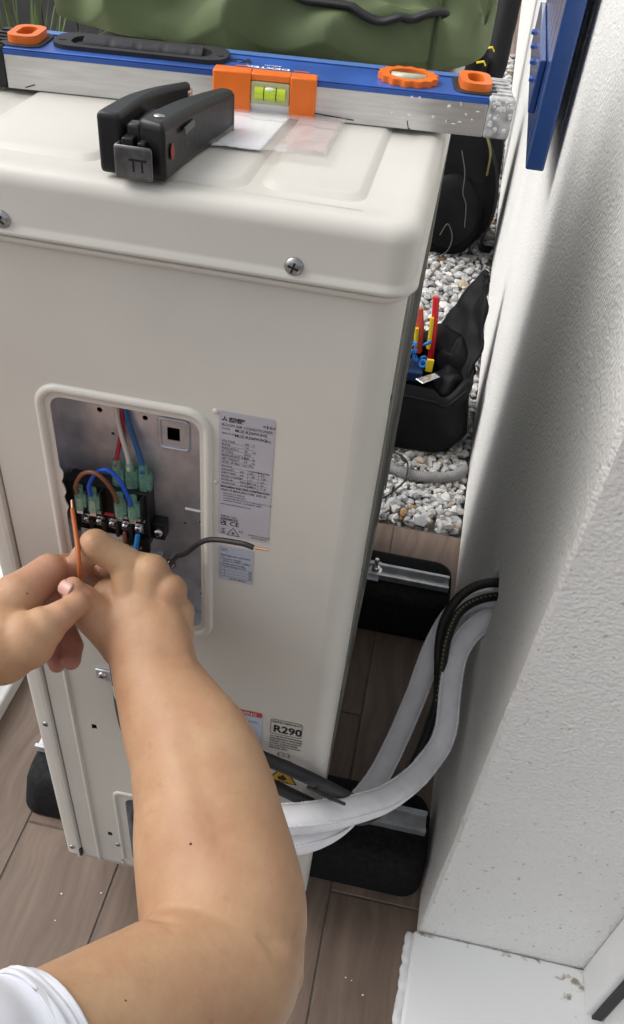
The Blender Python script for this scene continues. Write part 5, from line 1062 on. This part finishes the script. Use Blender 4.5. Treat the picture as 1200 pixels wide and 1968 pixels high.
# fingernail of the right thumb
def nail(c, along, nrm, wd, ln, name='fingernail'):
    nrm = Vector(nrm).normalized(); t = Vector(along); t = (t - nrm*t.dot(nrm)).normalized(); s = t.cross(nrm); mb = MB(); vs = []
    for j in range(9):
        for i in range(9):
            a, b = (i/4 - 1), (j/4 - 1); q = max(0, 1 - abs(a)**3.2 * .35 * (1 if b < 0 else .6))
            vs.append(Vector(c) + s*(a*wd) + t*(b*ln*q) - nrm*(.42*wd*a*a + .10*ln*b*b) + nrm*.0003)
    mb.add(vs, [(j*9+i, j*9+i+1, (j+1)*9+i+1, (j+1)*9+i) for j in range(8) for i in range(8)])
    o = mb.build(name, mat('nail', (.60, .34, .29), .28, var=.1, vscale=80, spec=.5), body_o, smooth=180); s_ = o.modifiers.new('s', 'SOLIDIFY'); s_.thickness = .0008; s_.offset = 0
    return o
nl, nn = on_skin(-.206, -.080, .725)
nail(nl, (-.75, -.05, .35), nn, .0054, .0060)
MOL = mat('mole', (.10, .035, .02), .6)
for p, r in (((-.067, -.227, .692), .0010), ((-.068, -.327, .730), .0006), ((-.191, -.149, .796), .0008)):
    c, n_ = on_skin(*p); MB().ell(c, (r, r*.8, r*.7), 10, 6).build('mole', MOL, body_o, smooth=180)
# ---- clothes: white t-shirt, dark trousers, shoes; hair
TEE = mat('white_cotton', (.74, .76, .82), .85, bump=.2, bscale=900, bdist=.0004, var=.03, vscale=30, sheen=.2)
sh = MB()
def cloth_tube(ch, th, seed, seg=48, n=10, amp=.006, open0=True):
    P = sm([c[:3] for c in ch], n); Rr = sm([(c[3], 1, 0) for c in ch], n); N = len(P); out, inn = [], []
    u = Vector((0, 0, 1))
    for i in range(N):
        T = (P[min(i+1, N-1)] - P[max(i-1, 0)]).normalized(); u = (u - T*u.dot(T)).normalized(); s = T.cross(u); q = min(1, i/6)
        ro, ri = [], []
        for k in range(seg):
            a = 2*math.pi*k/seg; d = s*math.cos(a) + u*math.sin(a)
            f = amp * q * (mnoise.noise(Vector((i*.16 + math.cos(a)*.6, math.sin(a)*1.2, seed))) + .6*mnoise.noise(Vector((i*.34 - math.sin(a)*2, math.cos(a)*1.5, seed + 4))))
            ro.append(P[i] + d*(Rr[i].x + th + f)); ri.append(P[i] + d*(Rr[i].x + th*.55 + f))
        out.append(ro); inn.append(ri)
    sh.loft([inn[min(6, N-1)]] + [inn[3], inn[0]] + out, False, False)
cloth_tube([(-0.1050, -0.3543, 0.6825, 0.0470), (-0.1085, -0.3588, 0.6860, 0.0476), (-0.1130, -0.3648, 0.6905, 0.0490), (-0.1380, -0.3990, 0.7180, 0.054), (-.175, -.450, .755, .062), (-.215, -.495, .780, .069), (-.27, -.525, .79, .075), (-.33, -.54, .785, .078)], .0036, 2, amp=.0035)
cloth_tube([(-.5, -.395, .715, .047), (-.508, -.42, .733, .049), (-.515, -.46, .765, .058), (-.52, -.505, .80, .066), (-.48, -.53, .80, .073), (-.42, -.54, .79, .078)], .006, 9)
def torso_ring(c, a, b, tilt, i): return [Vector(c) + Vector((a*math.cos(2*math.pi*k/64), b*math.sin(2*math.pi*k/64), -tilt*b*math.sin(2*math.pi*k/64))) * (1 + .035*mnoise.noise(Vector((math.cos(2*math.pi*k/64)*2.5, math.sin(2*math.pi*k/64)*2.5, i*.9)))) + Vector((0, 0, 0)) for k in range(64)]
def local_ring(c, a, b, tilt, i):
    return [Vector(c) + Vector((a*math.cos(2*math.pi*k/64), b*math.sin(2*math.pi*k/64), -tilt*b*math.sin(2*math.pi*k/64))) * (1 + .05*mnoise.noise(Vector((math.cos(2*math.pi*k/64)*2.5, math.sin(2*math.pi*k/64)*2.5, i*.9)))) for k in range(64)]
sh.loft([local_ring(c, a, b, t, i) for i, (c, a, b, t) in enumerate([((-.43, -.735, .33), .19, .150, 0), ((-.43, -.735, .38), .182, .142, 0), ((-.428, -.715, .47), .176, .132, .1), ((-.42, -.68, .57), .178, .13, .2), ((-.405, -.62, .67), .188, .13, .25), ((-.39, -.575, .745), .195, .118, .25), ((-.38, -.545, .80), .168, .094, .25), ((-.373, -.528, .835), .105, .080, .25), ((-.371, -.52, .848), .076, .068, .25), ((-.371, -.52, .846), .070, .062, .25)])], False, False)
sh.build('t_shirt', TEE, person, smooth=180)
TRO = mat('dark_work_cloth', (.035, .038, .05), .85, var=.25, vscale=14, bump=.3, bscale=600, bdist=.0005)
tr = MB()
for s, hx, kx in ((-1, -.515, -.585), (1, -.355, -.375)):
    limb(tr, [(hx, -.76, .30, .095), (hx - .02, -.68, .245, .092), ((hx+kx)/2, -.56, .17, .080), (kx, -.455, .095, .066), (kx, -.43, .075, .062)], 28, 6)
    limb(tr, [(kx, -.43, .072, .060), (kx + .01, -.55, .062, .058), (kx + .02, -.70, .060, .050), (kx + .02, -.80, .058, .043)], 24, 6)
tr.ell((-.435, -.755, .30), (.165, .125, .105), 28, 18)
trm = tr.mesh('t'); o_ = bpy.data.objects.new('t', trm); COL.objects.link(o_); rm = o_.modifiers.new('r', 'REMESH'); rm.mode = 'VOXEL'; rm.voxel_size = .008; s_ = o_.modifiers.new('s', 'SMOOTH'); s_.iterations = 4
tm2 = bpy.data.meshes.new_from_object(o_.evaluated_get(bpy.context.evaluated_depsgraph_get())); bpy.data.objects.remove(o_)
link('trousers', tm2, TRO, person, smooth=180)
for kx in (-.565, -.355):
    MB().loft([[(kx + a*math.cos(R(q)), -.88 + b*math.sin(R(q)) - .0, z) for q in range(0, 360, 20)] for z, a, b in ((.002, .036, .10), (.02, .042, .105), (.05, .042, .10), (.075, .036, .07), (.095, .03, .05))]).build('shoe', BLK, person, smooth=50)
hair = MB(); hair.ell((0, -.024, .030), (.084, .098, .097), 36, 26)
hair.v = [tuple(Vector(p) * (1 + .05*mnoise.noise(Vector(p)*45))) for p in hair.v]
hair.xf(HD).build('hair', mat('dark_hair', (.03, .02, .014), .6, bump=.8, bscale=160, bdist=.003, stretch=(1, 1, .2)), body_o, smooth=180)
for s in (-1, 1): MB().ell((s*.031, .080, .012), (.013, .008, .006), 14, 10).xf(HD).build('eye', mat('eye', (.25, .2, .17), .2), body_o, smooth=180)
